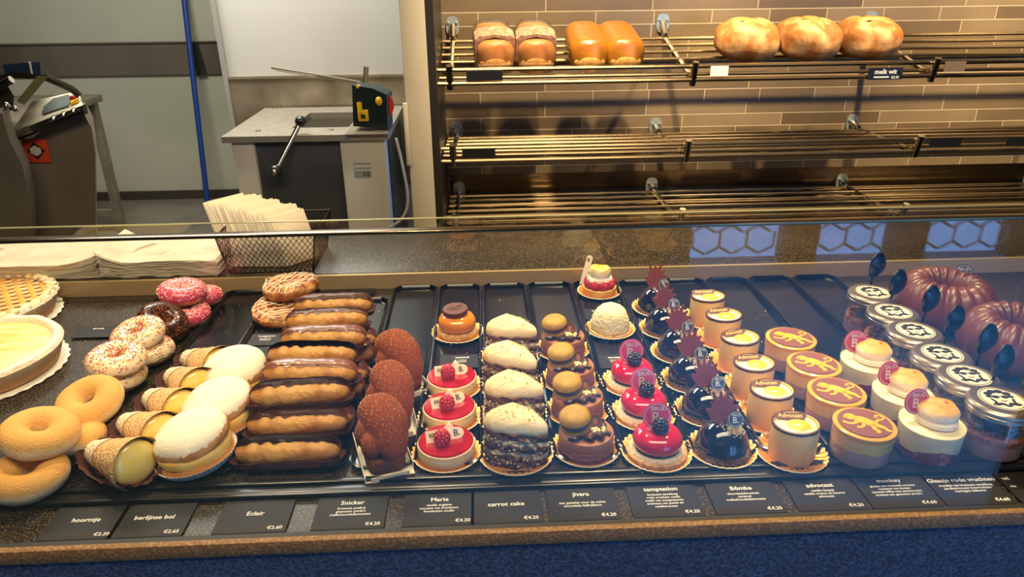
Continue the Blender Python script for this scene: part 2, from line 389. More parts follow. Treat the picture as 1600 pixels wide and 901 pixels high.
# trays
trm = pm('tray_black', '08080a', .16, '0b0b0d', 30, bump=.02, bs=60, spec=.35)
def tray(xc, w, y0, y1, lab, rot=0, ch=.014, name='display_tray'):
    def ol(ins, z):
        a, c = w / 2 - ins, (y1 - y0) / 2 - ins; k = ch - ins * .4
        return [(-a + k, -c, z), (a - k, -c, z), (a, -c + k, z), (a, c - k, z), (a - k, c, z), (-a + k, c, z), (-a, c - k, z), (-a, -c + k, z)]
    m = M().loops([ol(.004, .0), ol(.0, .006), ol(-.001, .0075), ol(.002, .0085), ol(.0035, .007), ol(.007, .0012)])
    o = m.build(name, trm, smooth=True, ang=.5); o.location = (xc, (y0 + y1) / 2, ZT); o.rotation_euler.z = rot
    tag(o, lab, 'tray', 'black trays side by side in the display'); return o
TX = [PX(v, .785, ZT) for v in (128, 249, 369, 541, 652, 757, 865, 975, 1085, 1193, 1295, 1397, 1502, 1610)]
TN = ['the cream horns', 'the sugared cream buns', 'the chocolate eclairs', 'the cocoa-dusted bean cakes', 'the raspberry glazed tarts', 'the carrot cake slices', 'the macaron topped chocolate cakes', 'the red glazed blackberry cakes', 'the shiny dark chocolate domes', 'the pale advocaat cylinders', 'the monkey decorated glasses', 'the red fruit glasses', 'the screw-top jars']
for i, t in enumerate(TN):
    w_ = TX[i + 1] - TX[i]; yb = 1.385 if i not in (2,) else 1.33
    tray((TX[i] + TX[i + 1]) / 2, w_ - .004, .786, yb, 'shallow black tray under ' + t)
tray((TX[0] - .075), .085, .775, 1.375, 'shallow black tray under the ring donuts', rot=.05)
M().box((0, 0, .004), (.105, .035, .006), bev=.002).build('display_tray', trm, loc=(PX(545, 1.36, ZT), 1.36, ZT))['label'] = 'narrow empty black tray behind the eclairs'
tag(bpy.data.objects[-1] if False else [o for o in bpy.data.objects if o.get('label', '').startswith('narrow empty')][0], None, 'tray')

# price cards
slate = pm('card_slate', '1c1c1e', .6, '202022', 40, spec=.25)
def card(px, title, lines, price, lab, w=.087, shift=0):
    x = PX(px, .7065, ZT); o = thing('price_card', lab, 'price card', 'price cards along the front ledge', (x, .7065, ZT - .0012))
    M().box((0, 0, .0012), (w, .058, .002), bev=.0004).build('card', slate, o, smooth=False)
    t = M(); z = .0026
    ty = .021 if len(lines) > 3 else (.017 if lines else .004)
    t.text(title, .0098, T((shift, ty, z)))
    for i, l in enumerate(lines): t.text(l, .0054 if len(lines) < 4 else .0050, T((shift, ty - .0098 - i * .0055, z)))
    if price: M().text(price, .0076, T((w / 2 - .014, -.0215, z))).build('price', white_txt, o, smooth=False)
    t.build('lettering', white_txt, o, smooth=False)
card(133, 'hoorntje', [], '€2.20', 'slate price card reading hoorntje, leftmost on the front ledge')
card(240, 'berlijnse bol', [], '€2.65', 'slate price card reading berlijnse bol on the front ledge')
card(398, 'Eclair', [], '€2.60', 'slate price card reading Eclair on the front ledge')
card(548, 'Snicker', ['brownie praliné', "gezouten pinda's", 'melkchocolademousse'], '€4.20', 'slate price card reading Snicker below the cocoa-dusted bean cakes')
card(686, 'Marie', ['vanille anglaise', 'mousse van framboos', 'frambozen coulis'], '€4.20', 'slate price card reading Marie below the raspberry tarts')
card(791, 'carrot cake', [], '€4.20', 'slate price card reading carrot cake below the cake slices')
card(910, 'jivara', ['', 'een gebakje voor de echte', 'chocolade liefhebbers'], '€4.20', 'slate price card reading jivara below the macaron cakes')
card(1038, 'temptation', ['bretoens zanddeeg', 'rode vruchten coulis', 'coulis van mango/passie', 'cremeux van passie en', 'vanillemousse'], '€4.20', 'slate price card reading temptation below the red glazed cakes')
card(1164, 'Bômbe', ['chocoladebrownie', 'caramel', 'melkchocolademousse'], '€4.20', 'slate price card reading Bombe below the dark domes')
card(1289, 'advocaat', ['vanille bisquit', 'vanille creme au beurre', 'advocaat'], '€4.20', 'slate price card reading advocaat on the front ledge')
card(1401, 'monkey', ['glaasje van caramelia mousse', 'cremeux van banaan', 'caramel toffee met passievrucht', "krokant van gezouten pinda's"], '€4.60', 'slate price card reading monkey on the front ledge')
card(1513, 'Glaasje rode vruchten', ['crumble van bretoens zanddeeg', 'aardbeimousse bosvruchten', 'meringue italienne'], '€4.60', 'slate price card reading Glaasje rode vruchten on the front ledge')
card(1626, 'wi', ['', 'mo'], '', 'slate price card cut off by the right edge of the photo', shift=-.035)
def small_card(px, py, title, lines, lab, w=.075, d=.045):
    p = PZ(px, py); o = thing('product_card', lab, 'price card', None, (p.x, p.y, ZT + .0013))
    M().box((0, 0, .0008), (w, d, .0014), bev=.0003).build('card', slate, o, smooth=False)
    t = M().text(title, .0075, T((0, .012, .0018)))
    for i, l in enumerate(lines): t.text(l, .0046, T((0, .003 - i * .0055, .0018)))
    t.build('lettering', white_txt, o, smooth=False)
small_card(415, 532, 'hongaarse', ['gevuld met', 'hongaarse'], 'small slate card in front of the glazed danish')
small_card(150, 520, 'donuts', [], 'small slate card on the bare stone beside the sprinkled donuts', w=.07)
small_card(938, 492, 'Tartelette', ['bretoens', 'framboos'], 'small slate card in front of the raspberry meringue tartlet')
small_card(962, 566, 'mousse', ['biscuit van', 'meringue', 'vanille'], 'small slate card in front of the bumpy cream dome')
small_card(722, 566, 'caramel', ['mousse', 'caramel'], 'small slate card behind the raspberry tarts')
# loose crumbs
cm = M()
for i in range(150):
    p = PZ(rnd.uniform(130, 1400), rnd.uniform(452, 745)); s_ = rnd.uniform(.0006, .0016)
    cm.box((p.x, p.y, ZT + .0015 + s_ / 2), (s_ * rnd.uniform(1, 2), s_, s_), T(p) @ Rz(rnd.random() * 3) @ T(-p))
tag(cm.build('crumbs', pm('crumb', 'd8b97e', .8), smooth=False), 'tiny pale crumbs scattered over the black trays', 'crumbs', kind='stuff')
# ------------------------------------------------------------------ bread shelves
railm = pm('shelf_rail', 'b39b78', .25, metal=1)
XBR = (-.096, .694, 1.490, 2.29)
def bread_shelf(zb, yf, zf, lab, plate):
    o = thing('bread_shelf', lab, 'shelf', 'steel rod shelves on the tiled wall', (0, 0, 0))
    n = 6
    for k in range(n):
        t = k / (n - 1) * .98; y = YB - .06 + (yf - YB + .06) * t; z = zb + (zf - zb) * t
        M().tube([(XP1 + .03, y, z), (2.9, y, z)], .0065, 8).build('rail', railm, o)
    for dz, dy in ((.03, -.02), (-.012, -.022)):
        M().tube([(XP1 + .025, yf + dy, zf + dz), (2.9, yf + dy, zf + dz)], .0075, 8).build('rail', railm, o)
    for x in XBR:
        b = M().tube([(x, YB - .012, zb + plate), (x, YB - .05, zb + .0), (x, yf, zf - .013)], .011, 8); b.tube([(x, YB - .01, zb + plate), (x, YB - .06, zb + .01)], .013, 8)
        b.tube([(x, yf - .035, zf + .045), (x, yf - .015, zf - .03)], .011, 10)
        br_ = b.build('bracket', chrome, o)
        wp = M().prism([(x + .024 * math.copysign(abs(cos(a)) ** .7, cos(a)), .034 * math.copysign(abs(sin(a)) ** .7, sin(a))) for a in [2 * pi * i / 20 for i in range(20)]], 0, .008, T((0, YB - .001, zb + plate)) @ Rx(pi / 2))
        for sx in (-.015, .015): wp.sph((x + sx, YB - .012, zb + plate + .012), (.005, .004, .005), 8)
        wp.build('wall_plate', pm('plate_steel', '9aa4a2', .35, metal=.6), br_)
    return o
bread_shelf(1.262, 2.42, 1.182, 'top steel rod shelf on the tiled wall, loaded with bread', .05)
bread_shelf(.905, 2.42, .93, 'middle steel rod shelf on the tiled wall, empty', .02)
bread_shelf(.672, 2.42, .69, 'lowest steel rod shelf on the tiled wall, just above the glass', .012)
tag(M().box(((XP1 + 2.9) / 2 + .02, 2.66, .655), (2.86 - XP1, .40, .006)).box(((XP1 + 2.9) / 2, YB - .004, .70), (2.84 - XP1, .006, .09)).build('back_sheet', pm('sheet_steel', '6b6154', .22, metal=1)), 'flat steel sheet under the lowest rod shelf', 'sheet')
# label holders and the one shelf label
hold = pm('label_black', '151310', .35)
def holder(px, py, w, zoff, lab, m_=hold, txt=None):
    p = PY(px, py, 2.385); o = thing('shelf_label', lab, 'label', None, (p.x, 2.385, p.z))
    M().box((0, 0, 0), (w, .003, .032 if not txt else .038), bev=.0006).build('plate', m_, o, smooth=False)
    if txt:
        M().text(txt[0], .021, T((0, -.0025, .006)) @ Rx(pi / 2)).text(txt[1], .011, T((.034, -.0025, -.012)) @ Rx(pi / 2)).box((-.012, -.002, -.0105), (.05, .001, .004)).build('lettering', white_txt, o, smooth=False)
holder(1383, 115, .115, 0, 'black label reading melk wit hanging on the top shelf rail', txt=('melk wit', '€2.95'))
holder(757, 118, .115, 0, 'blank black label holder under the wrapped loaves on the top shelf')
holder(1124, 111, .058, 0, 'white strip label on the top shelf rail left of the round loaves', pm('strip_white', 'e6e4dc', .4))
holder(1492, 104, .07, 0, 'small brown label holder at the right end of the top shelf rail', pm('label_brown', '6b5a48', .3))
holder(748, 239, .11, 0, 'long black label holder at the left of the middle shelf')
holder(1477, 222, .11, 0, 'black label holder on the middle shelf right of the third bracket')
holder(1588, 221, .07, 0, 'black label holder at the right end of the middle shelf')

# loaves on the sloping top shelf
def on_shelf(px, py, Yc):
    p = PY(px, py, Yc); t = (YB - Yc) / (YB - 2.42); return Vector((p.x, Yc, 1.262 + .006 + (1.182 - 1.262) * (YB - .06 - Yc) / (YB - .06 - 2.42)))
SL = math.atan2(.08, .39)
brioche = ramp_z('loaf_crust', [(0, 'd09a4c'), (.02, 'b87a24'), (.06, 'b8741c'), (.11, '8e5014')], .4, 30, .004, .15, .2, 60)
def tin_loaf(px, lab, m_, wrapped):
    W, Ln, Hh = .064, .12, .105
    o = thing('wrapped_loaf' if wrapped else 'tin_loaf', lab, 'bread', 'tin loaves on the top shelf', on_shelf(px, 100, 2.56), (SL, 0, rnd.uniform(-.04, .04)))
    rings = []
    for k in range(25):
        t = -1 + 2 * k / 24; yy = Ln * t; e = (1 - abs(t) ** 10) ** .25 if abs(t) < 1 else 0; e = max(e, .55) if t < 0 else max(e, .7)
        rid = 1 + .05 * (math.exp(-((t - .35) / .09) ** 2) + math.exp(-((t - .02) / .07) ** 2)) - .06 * math.exp(-((t - .18) / .05) ** 2)
        r_ = []
        for j in range(28):
            a = 2 * pi * j / 28; cx_, cz_ = cos(a), sin(a)
            sx = math.copysign(abs(cx_) ** .6, cx_); sz = math.copysign(abs(cz_) ** (1.0 if cz_ > 0 else .5), cz_)
            bul = 1 + .06 * max(0, sz)
            r_.append((W * sx * e * bul, yy, Hh / 2 + Hh / 2 * sz * (rid if sz > 0 else 1) * (1 - (1 - e) * (.6 if sz > 0 else 0)) + nz((sx, yy * 10, sz), 2) * .002))
        rings.append(r_)
    M().loops(rings).build('crust', m_, o)
    M().sph((0, -Ln * .93, .030), (W * .80, .012, .027), 28).build('pale_end', pm('crumb_end', 'dca55c', .7, 'c98a3e', 50, bump=.3), o, label='pale soft end of the loaf')
    if wrapped:
        rg = []
        for k in range(21):
            t = -1 + 2 * k / 20; yy = (Ln + .022) * t; e = 1.02 + .02 * nz((0, yy * 20, 0), 2)
            r_ = []
            for j in range(36):
                a = 2 * pi * j / 36; sx = math.copysign(abs(cos(a)) ** .5, cos(a)); sz = math.copysign(abs(sin(a)) ** .6, sin(a))
                q = 1 + .05 * nz((sx * 2, yy * 30, sz * 2), 2.2, 5); ee = e if abs(t) < .86 else .85
                r_.append(((W + .001) * sx * ee * q, yy, max(-.001, Hh / 2 + (Hh / 2 + .005) * sz * ee * q)))
            rg.append(r_)
        g = glassmat('bag_film', (.97, .95, .93, 1), .16, .18) if 'bag_film' not in MATS else MATS['bag_film']
        M().loops(rg).build('plastic_bag', g, o)
        M().loops([[(x_ * 1.01, -.10 + .095 * k, z_ + (.004 if z_ > .05 else .0)) for x_, z_ in ((-W, .03), (-W, .1), (-W * .8, .11), (0, .115), (W * .8, .11), (W, .1), (W, .03), (W * .5, .1), (0, .108), (-W * .5, .1))] for k in (0, 1)]).build('paper_band', pm('bag_print', 'b8907a', .6, '96604c', 70), o)
tin_loaf(771, 'leftmost tin loaf on the top shelf, in a clear bag with pale print', pm('wrapped_crust', 'c98a48', .5, 'b9733a', 20), True)
tin_loaf(835, 'second wrapped tin loaf from the left on the top shelf', MATS['wrapped_crust'], True)
tin_loaf(914, 'golden unwrapped tin loaf beside the wrapped ones', brioche, False)
tin_loaf(966, 'rightmost golden tin loaf on the top shelf', brioche, False)
round_c = pm('floured_crust', '94581e', .75, 'd8b07a', 16, bump=.3, bs=60, lo=.45, hi=.75)
dark_c = pm('split_crust', 'b06a2e', .55, 'c98a48', 25, bump=.3, bs=70)
for i, (px, rz, lab) in enumerate(((1163, .3, 'round floured loaf, first after the middle bracket'), (1257, -.2, 'round floured loaf in the middle of the three'), (1349, .9, 'round floured loaf above the melk wit label'))):
    p = on_shelf(px, 80, 2.56); o = thing('round_loaf', lab, 'bread', 'round loaves on the top shelf', p, (SL, 0, 0))
    def lf(d, s_=i):
        g = abs(d.x * cos(rz + .5) + d.y * sin(rz + .5)); gro = math.exp(-(g / .12) ** 2) * max(0, d.z) ** .5 * .13
        g2 = abs(d.x * cos(rz + 2.1) + d.y * sin(rz + 2.1) - .2); gro += math.exp(-(g2 / .10) ** 2) * max(0, d.z) ** .5 * .15
        q = abs(d.x) ** 2.6 + abs(d.y) ** 2.6 + abs(d.z) ** 2.6
        return (q ** (-1 / 2.6)) * (1 + .05 * nz(d, 1.6, s_ * 3) - gro)
    M().sph((0, 0, .064), (.104, .10, .066), 48, lf).build('crust', round_c, o)
    M().tube([(.085 * cos(rz + .5 + pi / 2) * t, .08 * sin(rz + .5 + pi / 2) * t, .066 + .060 * math.sqrt(max(0, 1 - t * t * .8))) for t in (-.9, -.6, -.3, 0, .3, .6, .9)], [.006, .014, .018, .015, .018, .014, .005], 10, flat=.4, steps=2).build('score', dark_c, o, label='darker split in the crust')

# ------------------------------------------------------------------ work room: steel cabinet with tape sealer
pl, pr = PZ(345, 214, .9), PZ(606, 210, .9); bl, brr = PZ(385, 168, .9), PZ(632, 166, .9)
X0, X1, Y0, Y1 = pl.x, pr.x, pl.y, 3.60
cabw = pm('cabinet_white', 'c9c3b6', .4); cabd = pm('cabinet_panel', '4f5358', .3, '676a6e', 3, metal=.45)
o = thing('steel_work_cabinet', 'steel topped cabinet with dark front panel between white uprights', 'cabinet')
hx0, hx1 = PZ(462, 195, .9).x, PZ(548, 195, .9).x; hy0, hy1 = PZ(500, 199, .9).y, PZ(500, 176, .9).y
tm = M()
for a, c, e_, g in ((X0, hx0, Y0, Y1), (hx1, X1, Y0, Y1), (hx0, hx1, Y0, hy0), (hx0, hx1, hy1, Y1)): tm.box(((a + c) / 2, (e_ + g) / 2, .8875), (c - a, g - e_, .025))
tm.build('worktop', steel, o)
mw = M(); 
for a, c, e_, g in ((hx0 - .004, hx0, hy0, hy1), (hx1, hx1 + .004, hy0, hy1), (hx0, hx1, hy0 - .004, hy0), (hx0, hx1, hy1, hy1 + .004)): mw.box(((a + c) / 2, (e_ + g) / 2, .80), (c - a, g - e_, .15))
mw.box(((hx0 + hx1) / 2, (hy0 + hy1) / 2, .72), (hx1 - hx0, hy1 - hy0, .01)).build('well', pm('well_steel', '4c4740', .3, metal=1), o)
xa = [PX(v, Y0 + .02, .85) for v in (362, 397, 531, 602)]
M().box(((xa[0] + xa[1]) / 2, Y0 + .06, .43), (xa[1] - xa[0], .08, .89), bev=.006).build('upright', cabw, o)
M().box(((xa[2] + xa[3]) / 2, Y0 + .06, .43), (xa[3] - xa[2], .08, .89), bev=.006).build('upright', cabw, o)
M().box(((xa[1] + xa[2]) / 2, Y0 + .07, .43), (xa[2] - xa[1], .06, .89)).build('front_panel', cabd, o)
M().box(((xa[0] + xa[3]) / 2 + .01, (Y0 + Y1) / 2 + .05, .43), (xa[3] - xa[0] - .02, Y1 - Y0 - .16, .89)).build('body', pm('cab_side', '4a443c', .35, metal=.7), o)
lp0, lp1 = PY(470, 190, Y0 + .03), PY(431, 267, Y0 - .06)
lv = M().tube([lp0, lp1], .010, 10).build('lever', chrome, o)
M().sph(lp0, .024, 14).build('knob', pm('knob_black', '17171a', .3), lv); M().sph(lp1, .026, 14).build('knob', MATS['knob_black'], lv)
M().sph(lp1 + Vector((0, -.022, 0)), .012, 10).build('knob_cap', chrome, lv)
lb = PY(567, 272, Y0 + .019)
M().box((lb.x, Y0 + .018, lb.z), (.07, .002, .03)).box((lb.x, Y0 + .018, lb.z + .045), (.07, .002, .008)).box((lb.x, Y0 + .018, lb.z + .026), (.07, .002, .006)).build('data_plate', pm('plate_grey', '9a9da0', .5), o)
M().text('CE', .024, T((lb.x + .016, Y0 + .0165, lb.z)) @ Rx(pi / 2)).build('lettering', pm('ink', '1c1c1e', .6), o, smooth=False)
for q in ((403, 205), (518, 203), (430, 170)): p = PZ(q[0], q[1], .9); M().lathe([(0, .9), (.012, .9), (.010, .905), (0, .906)], 10, mat=T((p.x, p.y, 0))).build('screw', steel_d, o)
cb_ = PY(640, 300, 2.95); M().tube([(X1 + .03, 2.95, .88), (X1 + .05, 2.95, .75), (X1 + .06, 2.95, .62), (X1 + .03, 2.95, .54), (X1 - .03, 2.95, .50)], .006, 8, steps=5).build('cable', pm('cable_white', 'cfcac0', .5), o)
# tape sealer
sc_ = thing('bag_sealer', 'dark green tape dispenser with yellow clips standing on the steel cabinet', 'tape dispenser', loc=(0, 0, 0))
g0, g1 = PZ(552, 200, .9), PZ(607, 201, .9); yy = Y0 + .05; z0 = .9
ps = [PY(a, c, yy) for a, c in ((552, 197), (606, 202), (604, 148), (582, 138), (550, 133))]
M().loops([[(p.x, yy, p.z) for p in ps], [(p.x + .01, yy + .10, p.z) for p in ps]]).build('body', pm('dark_green', '0f2226', .35), sc_)
q = PY(568, 180, yy); M().box((q.x, yy - .006, q.z), (.042, .012, .045), bev=.003).tube([PY(561, 160, yy - .008), PY(563, 176, yy - .01)], .010, 8).build('clip', pm('yellow_plastic', 'e3b512', .35), sc_)
M().sph(PY(592, 158, yy - .008), (.014, .008, .018), 10).build('knob', MATS['yellow_plastic'], sc_); M().tube([PY(558, 136, yy - .008), PY(562, 134, yy + .02)], .006, 6).build('hook', MATS['yellow_plastic'], sc_)
M().box((q.x, yy - .013, q.z - .003), (.018, .004, .016)).build('slot', blackm, sc_)
q = PY(596, 160, yy + .05); M().lathe([(.0, 0), (.062, 0), (.062, .02), (0, .02)], 32, mat=T((q.x - .012, yy + .06, q.z - .01)) @ Rx(pi / 2)).build('tape_roll', pm('tape_red', 'd8402a', .4), sc_)
M().box(((g0.x + g1.x) / 2, yy + .03, .9025), (.17, .2, .005)).build('foot', steel_d, sc_)
wh = thing('rod_stand', 'thin steel rods reaching left above the steel cabinet', 'arm')
a_, b_ = PY(424, 106, 3.3), PY(560, 128, 3.3); M().tube([a_, b_], .006, 8).tube([a_ + Vector((.01, .03, -.012)), b_ + Vector((.01, .03, -.012))], .005, 8).build('rod', chrome, wh)
c_ = PY(572, 104, 3.3); d_ = PY(570, 135, 3.3); M().tube([c_, d_, Vector((d_.x, 3.3, .91))], .012, 8).tube([b_, d_], .008, 8).box((d_.x, 3.3, .905), (.1, .08, .012)).build('stand', chrome, wh)

# blue broom handle leaning on the back wall
a_, b_ = PY(281, -60, YL - .06), PY(326, 312, YL - .30)
tag(M().tube([(b_.x, YL - .34, .0), tuple(PY(281, -60, YL - .05))], .018, 12).build('broom_handle', pm('blue_handle', '1c3c86', .35)), 'long blue handle leaning against the pale back wall', 'broom handle')

# dough machine at the left
gm = pm('machine_metal', '857a66', .34, '978b76', 3, metal=.4); gm2 = pm('machine_cover', '716958', .45, '7d7462', 3, metal=.3)
o = thing('dough_machine', 'grey metal dough machine with curved front and orange sticker', 'machine')
YM = 2.5
def poly(pts, y): return [tuple(PY(a, c, y)) for a, c in pts]
body = ((30, 232), (62, 207), (130, 176), (143, 200), (149, 240), (150, 400), (150, 700), (50, 700), (58, 400), (55, 300))
rings = [poly(body, YM)]; rings.append([(p[0] - .10, YM + .22, p[2]) for p in rings[0]]); M().loops(rings).build('body', gm, o)
cov = ((-120, 172), (14, 168), (18, 188), (26, 212), (45, 250), (55, 300), (58, 400), (58, 700), (-120, 700))
r0 = poly(cov, YM - .12); r0b = [(p[0] - .015 if p[0] > -1.4 else p[0], YM - .16, p[2] - .01) for p in r0]; M().loops([r0b, r0, [(p[0] - .085, YM + .0, p[2]) for p in r0]]).build('side_cover', gm2, o)
top = ((22, 205), (128, 163), (122, 145), (60, 160), (18, 190)); 
pa = [PY(a, c, y_) for a, c, y_ in ((18, 206, YM - .02), (130, 164, YM - .02), (122, 142, YM + .22), (50, 158, YM + .22))]
M().loops([[tuple(p - Vector((0, 0, .02))) for p in pa], [tuple(p) for p in pa]]).build('control_panel', pm('panel_beige', 'c4bea6', .45), o)
def onp(u, v, h=0):
    p = pa[0] * (1 - u) * (1 - v) + pa[1] * u * (1 - v) + pa[2] * u * v + pa[3] * (1 - u) * v; return p + Vector((0, -.002, h))
M().loops([[tuple(onp(a, c, k)) for a, c in ((.42, .25), (.8, .2), (.88, .55), (.8, .85), (.5, .85), (.36, .55))] for k in (.001, .004)]).build('display_plate', pm('plate_dark', '5c635f', .4), o)
M().loops([[tuple(onp(a, c, k)) for a, c in ((.84, .2), (.96, .2), (.97, .7), (.85, .7))] for k in (.001, .006)]).build('switch_plate', pm('switch_yellow', 'd9a514', .4), o)
M().sph(onp(.905, .45, .008), (.016, .012, .010), 10).build('switch', pm('switch_red', 'b3281c', .4), o)
cl = M()
for u_ in (.62, .75, .88): cl.sph(onp(u_, -.14), .011, 8).tube([onp(u_, -.14), onp(u_ + .05, -.2)], .006, 6)
s0, s1 = onp(-.02, -.12, -.012), onp(1.0, -.12, -.012)
M().loops([[tuple(s0 + Vector((0, -.004, dz))), tuple(s1 + Vector((0, -.004, dz))), tuple(s1 + Vector((0, .02, dz))), tuple(s0 + Vector((0, .02, dz)))] for dz in (-.012, .018)]).build('black_band', blackm, o)
cl.tube([onp(.55, -.16), onp(.95, -.16)], .005, 6).build('clamp', chrome, o); M().tube([onp(.1, -.18), onp(.32, -.18)], .011, 8).build('handle', chrome, o)
st = PY(57, 235, YM - .004); sk = M().prism([(-.042, -.038), (.04, -.042), (.042, .038), (-.04, .042)], 0, .003, T(st) @ Rx(pi / 2)).build('sticker', pm('sticker_orange', 'c4421f', .5), o)
M().prism([(-.03, 0), (0, -.03), (.03, 0), (0, .03)], .0035, .0042, T(st) @ Rx(pi / 2)).build('sticker_mark', blackm, sk)
em = M().prism([(-.018, -.008), (0, -.018), (.018, -.008), (.018, .008), (0, .018), (-.018, .008)], .0045, .0055, T(st) @ Rx(pi / 2)); em.build('sticker_mark', pm('mark_grey', 'b9b4a6', .5), sk)
# hopper on top
hp = M()
hp.loops([poly(((-40, 128), (20, 112), (75, 118), (70, 124), (20, 122), (-40, 140)), YM - .02), poly(((-40, 128), (20, 112), (75, 118), (70, 124), (20, 122), (-40, 140)), YM + .25)])
hp.tube([PY(70, 120, YM), PY(110, 138, YM + .05), PY(124, 150, YM + .06)], .012, 8, steps=4)
hp.build('hopper_frame', pm('dark_metal', '38342d', .35, metal=.7), o)
M().loops([poly(((26, 158), (58, 118), (76, 119), (38, 164)), YM - .06), poly(((26, 158), (58, 118), (76, 119), (38, 164)), YM - .05)]).build('guard_flap', pm('olive_flap', '6f6a44', .3), o)
M().loops([poly(((-30, 176), (-30, 135), (8, 128), (22, 150), (20, 172)), YM - .1), poly(((-30, 176), (-30, 135), (8, 128), (22, 150), (20, 172)), YM + .2)]).build('hopper', pm('hopper_dark', '47423a', .4, metal=.6), o)
M().tube([PY(-10, 140, YM - .13), PY(18, 124, YM - .13)], .012, 8).sph(PY(10, 165, YM - .13), .012, 10).sph(PY(24, 170, YM - .13), .010, 10).build('latch', chrome, o)
bx = thing('blue_crate', 'dark blue plastic tub on top of the dough machine', 'tub')
M().loops([poly(((8, 116), (64, 117), (62, 97), (48, 97), (4, 101)), YM + .28), poly(((8, 116), (64, 117), (62, 97), (48, 97), (4, 101)), YM + .4)]).build('tub', pm('tub_blue', '1d3550', .45), bx)
M().tube([PY(46, 97, YM + .275), PY(50, 116, YM + .275)], .004, 6).build('cord', pm('tub_cord', 'b9b4a6', .5), bx)
# side table
o = thing('steel_table', 'low steel table with square legs behind the dough machine', 'table')
zt_ = .845; ta, tb_ = PZ(182, 136, zt_), PZ(120, 160, zt_); yt0, yt1 = PZ(182, 160, zt_).y, PZ(182, 133, zt_).y
xr = PZ(181, 138, zt_).x + .02
M().box(((xr - .9 + xr) / 2, 4.08, zt_ - .02), (.9, .85, .04), bev=.003).build('table_top', steel_d, o)
for x_, y_ in ((xr - .04, 3.72), (xr - .04, 4.45), (xr - .85, 4.45)): M().box((x_, y_, (zt_ - .04) / 2), (.045, .045, zt_ - .04)).build('leg', steel_d, o)
M().box((xr - .44, 4.45, .13), (.8, .04, .04)).build('stretcher', steel_d, o)

# ------------------------------------------------------------------ bags and basket on the rear worktop
ZR = ZT + .032
paper = pm('bag_paper', 'c9bda6', .75, 'd6cab4', 18)
pprint = pm('bag_pattern', 'b08a5a', .75)
def bag_stack(xa, xb, skew, hgt, lab, n=11, y0=YR + .013, y1=YR + .16):
    o = thing('paper_bag_stack', lab, 'paper bags', 'stacks of paper bags', (0, 0, 0)); dz = hgt / n
    for k in range(n):
        z = ZR + k * dz; j = rnd.uniform(-.003, .003); nx = 14; top, bot = [], []
        ra, rb = [], []
        rings = []
        for i in range(nx + 1):
            t = i / nx; x_ = xa + (xb - xa) * t + j
            up_ = (max(0, (t - .72) / .28) ** 2 * skew if skew > 0 else max(0, (.28 - t) / .28) ** 2 * -skew) * (k + 2) / n
            wv = .0015 * sin(t * 7 + k) * k / n
            y0_, y1_ = y0 + rnd.uniform(0, .004), y1
            zz = z + up_ + wv
            rings.append([(x_, y0_, zz), (x_, y1_, zz), (x_, y1_, zz + dz * .8), (x_, y0_, zz + dz * .8)])
        M().loops(rings).build('paper_bag', paper, o, smooth=False)
    top_ = M()
    for t in (.25, .6): 
        x_ = xa + (xb - xa) * t; top_.box((x_, (y0 + y1) / 2 + .0, ZR + hgt + .0004), (.0025, .09, .0003), T((x_, y0 + .1, 0)) @ Rz(-.55) @ T((-x_, -y0 - .1, 0)))
        top_.box((x_ + .008, (y0 + y1) / 2 + .0, ZR + hgt + .0004), (.0015, .09, .0003), T((x_, y0 + .1, 0)) @ Rz(-.55) @ T((-x_, -y0 - .1, 0)))
    top_.build('printed_mark', pprint, o, smooth=False)
xa_ = PX(-40, YR + .013, ZR); xm_ = PX(156, YR + .013, ZR); xe_ = PX(342, YR + .013, ZR)
bag_stack(xa_ - .1, xm_ - .004, .018, .030, 'left stack of flat white paper bags behind the rear glass')
bag_stack(xm_ + .002, xe_, -.022, .034, 'right stack of flat white paper bags next to the wire basket')
# wire basket
o = thing('wire_basket', 'black wire mesh basket holding paper sleeves', 'basket')
wire = pm('wire_black', '141416', .4, metal=.3)
bx0, bx1 = PX(345, YR + .05, ZR + .08), PX(497, YR + .05, ZR + .08); by0, by1 = YR + .016, YR + .18; bh = .082
in_ = .014
def bpt(u, v, t):  # u,v in 0..1 around; t height
    s_ = in_ * (1 - t); x_ = bx0 + s_ + (bx1 - bx0 - 2 * s_) * u; y_ = by0 + s_ * .5 + (by1 - by0 - s_) * v; return Vector((x_, y_, ZR + .001 + bh * t))
rim = M().tube([bpt(0, 0, 1), bpt(1, 0, 1), bpt(1, 1, 1), bpt(0, 1, 1), bpt(0, 0, 1)], .0022, 6)
rim.tube([bpt(0, 0, 0), bpt(1, 0, 0), bpt(1, 1, 0), bpt(0, 1, 0), bpt(0, 0, 0)], .0018, 6)
for u_, v_ in ((0, 0), (1, 0), (1, 1), (0, 1)): rim.tube([bpt(u_, v_, 0), bpt(u_, v_, 1)], .0024, 6)
rim.build('frame', wire, o)
def mesh_side(f_, n):
    m_ = M(); k = bh / ((bx1 - bx0) if n > 12 else (by1 - by0)) * .8
    for i in range(-int(n), n + 1):
        for sg in (1, -1):
            a0, a1 = i / n, i / n + sg * k * 1.0
            if sg < 0: a0, a1 = a0 + k, a0
            lo_, hi_ = sorted((a0, a1)); 
            if hi_ <= 0 or lo_ >= 1: continue
            t0_, t1_ = 0, 1
            def cl_(a, t, b, s__):
                if a < 0: return 0, t + (0 - a) / (b - a) * (s__ - t)
                if a > 1: return 1, t + (1 - a) / (b - a) * (s__ - t)
                return a, t
            A_, B_ = cl_(a0, 0, a1, 1), cl_(a1, 1, a0, 0)
            m_.tube([f_(*A_), f_(*B_)], .0007, 4)
    m_.build('wire_mesh', wire, o, kind='stuff')
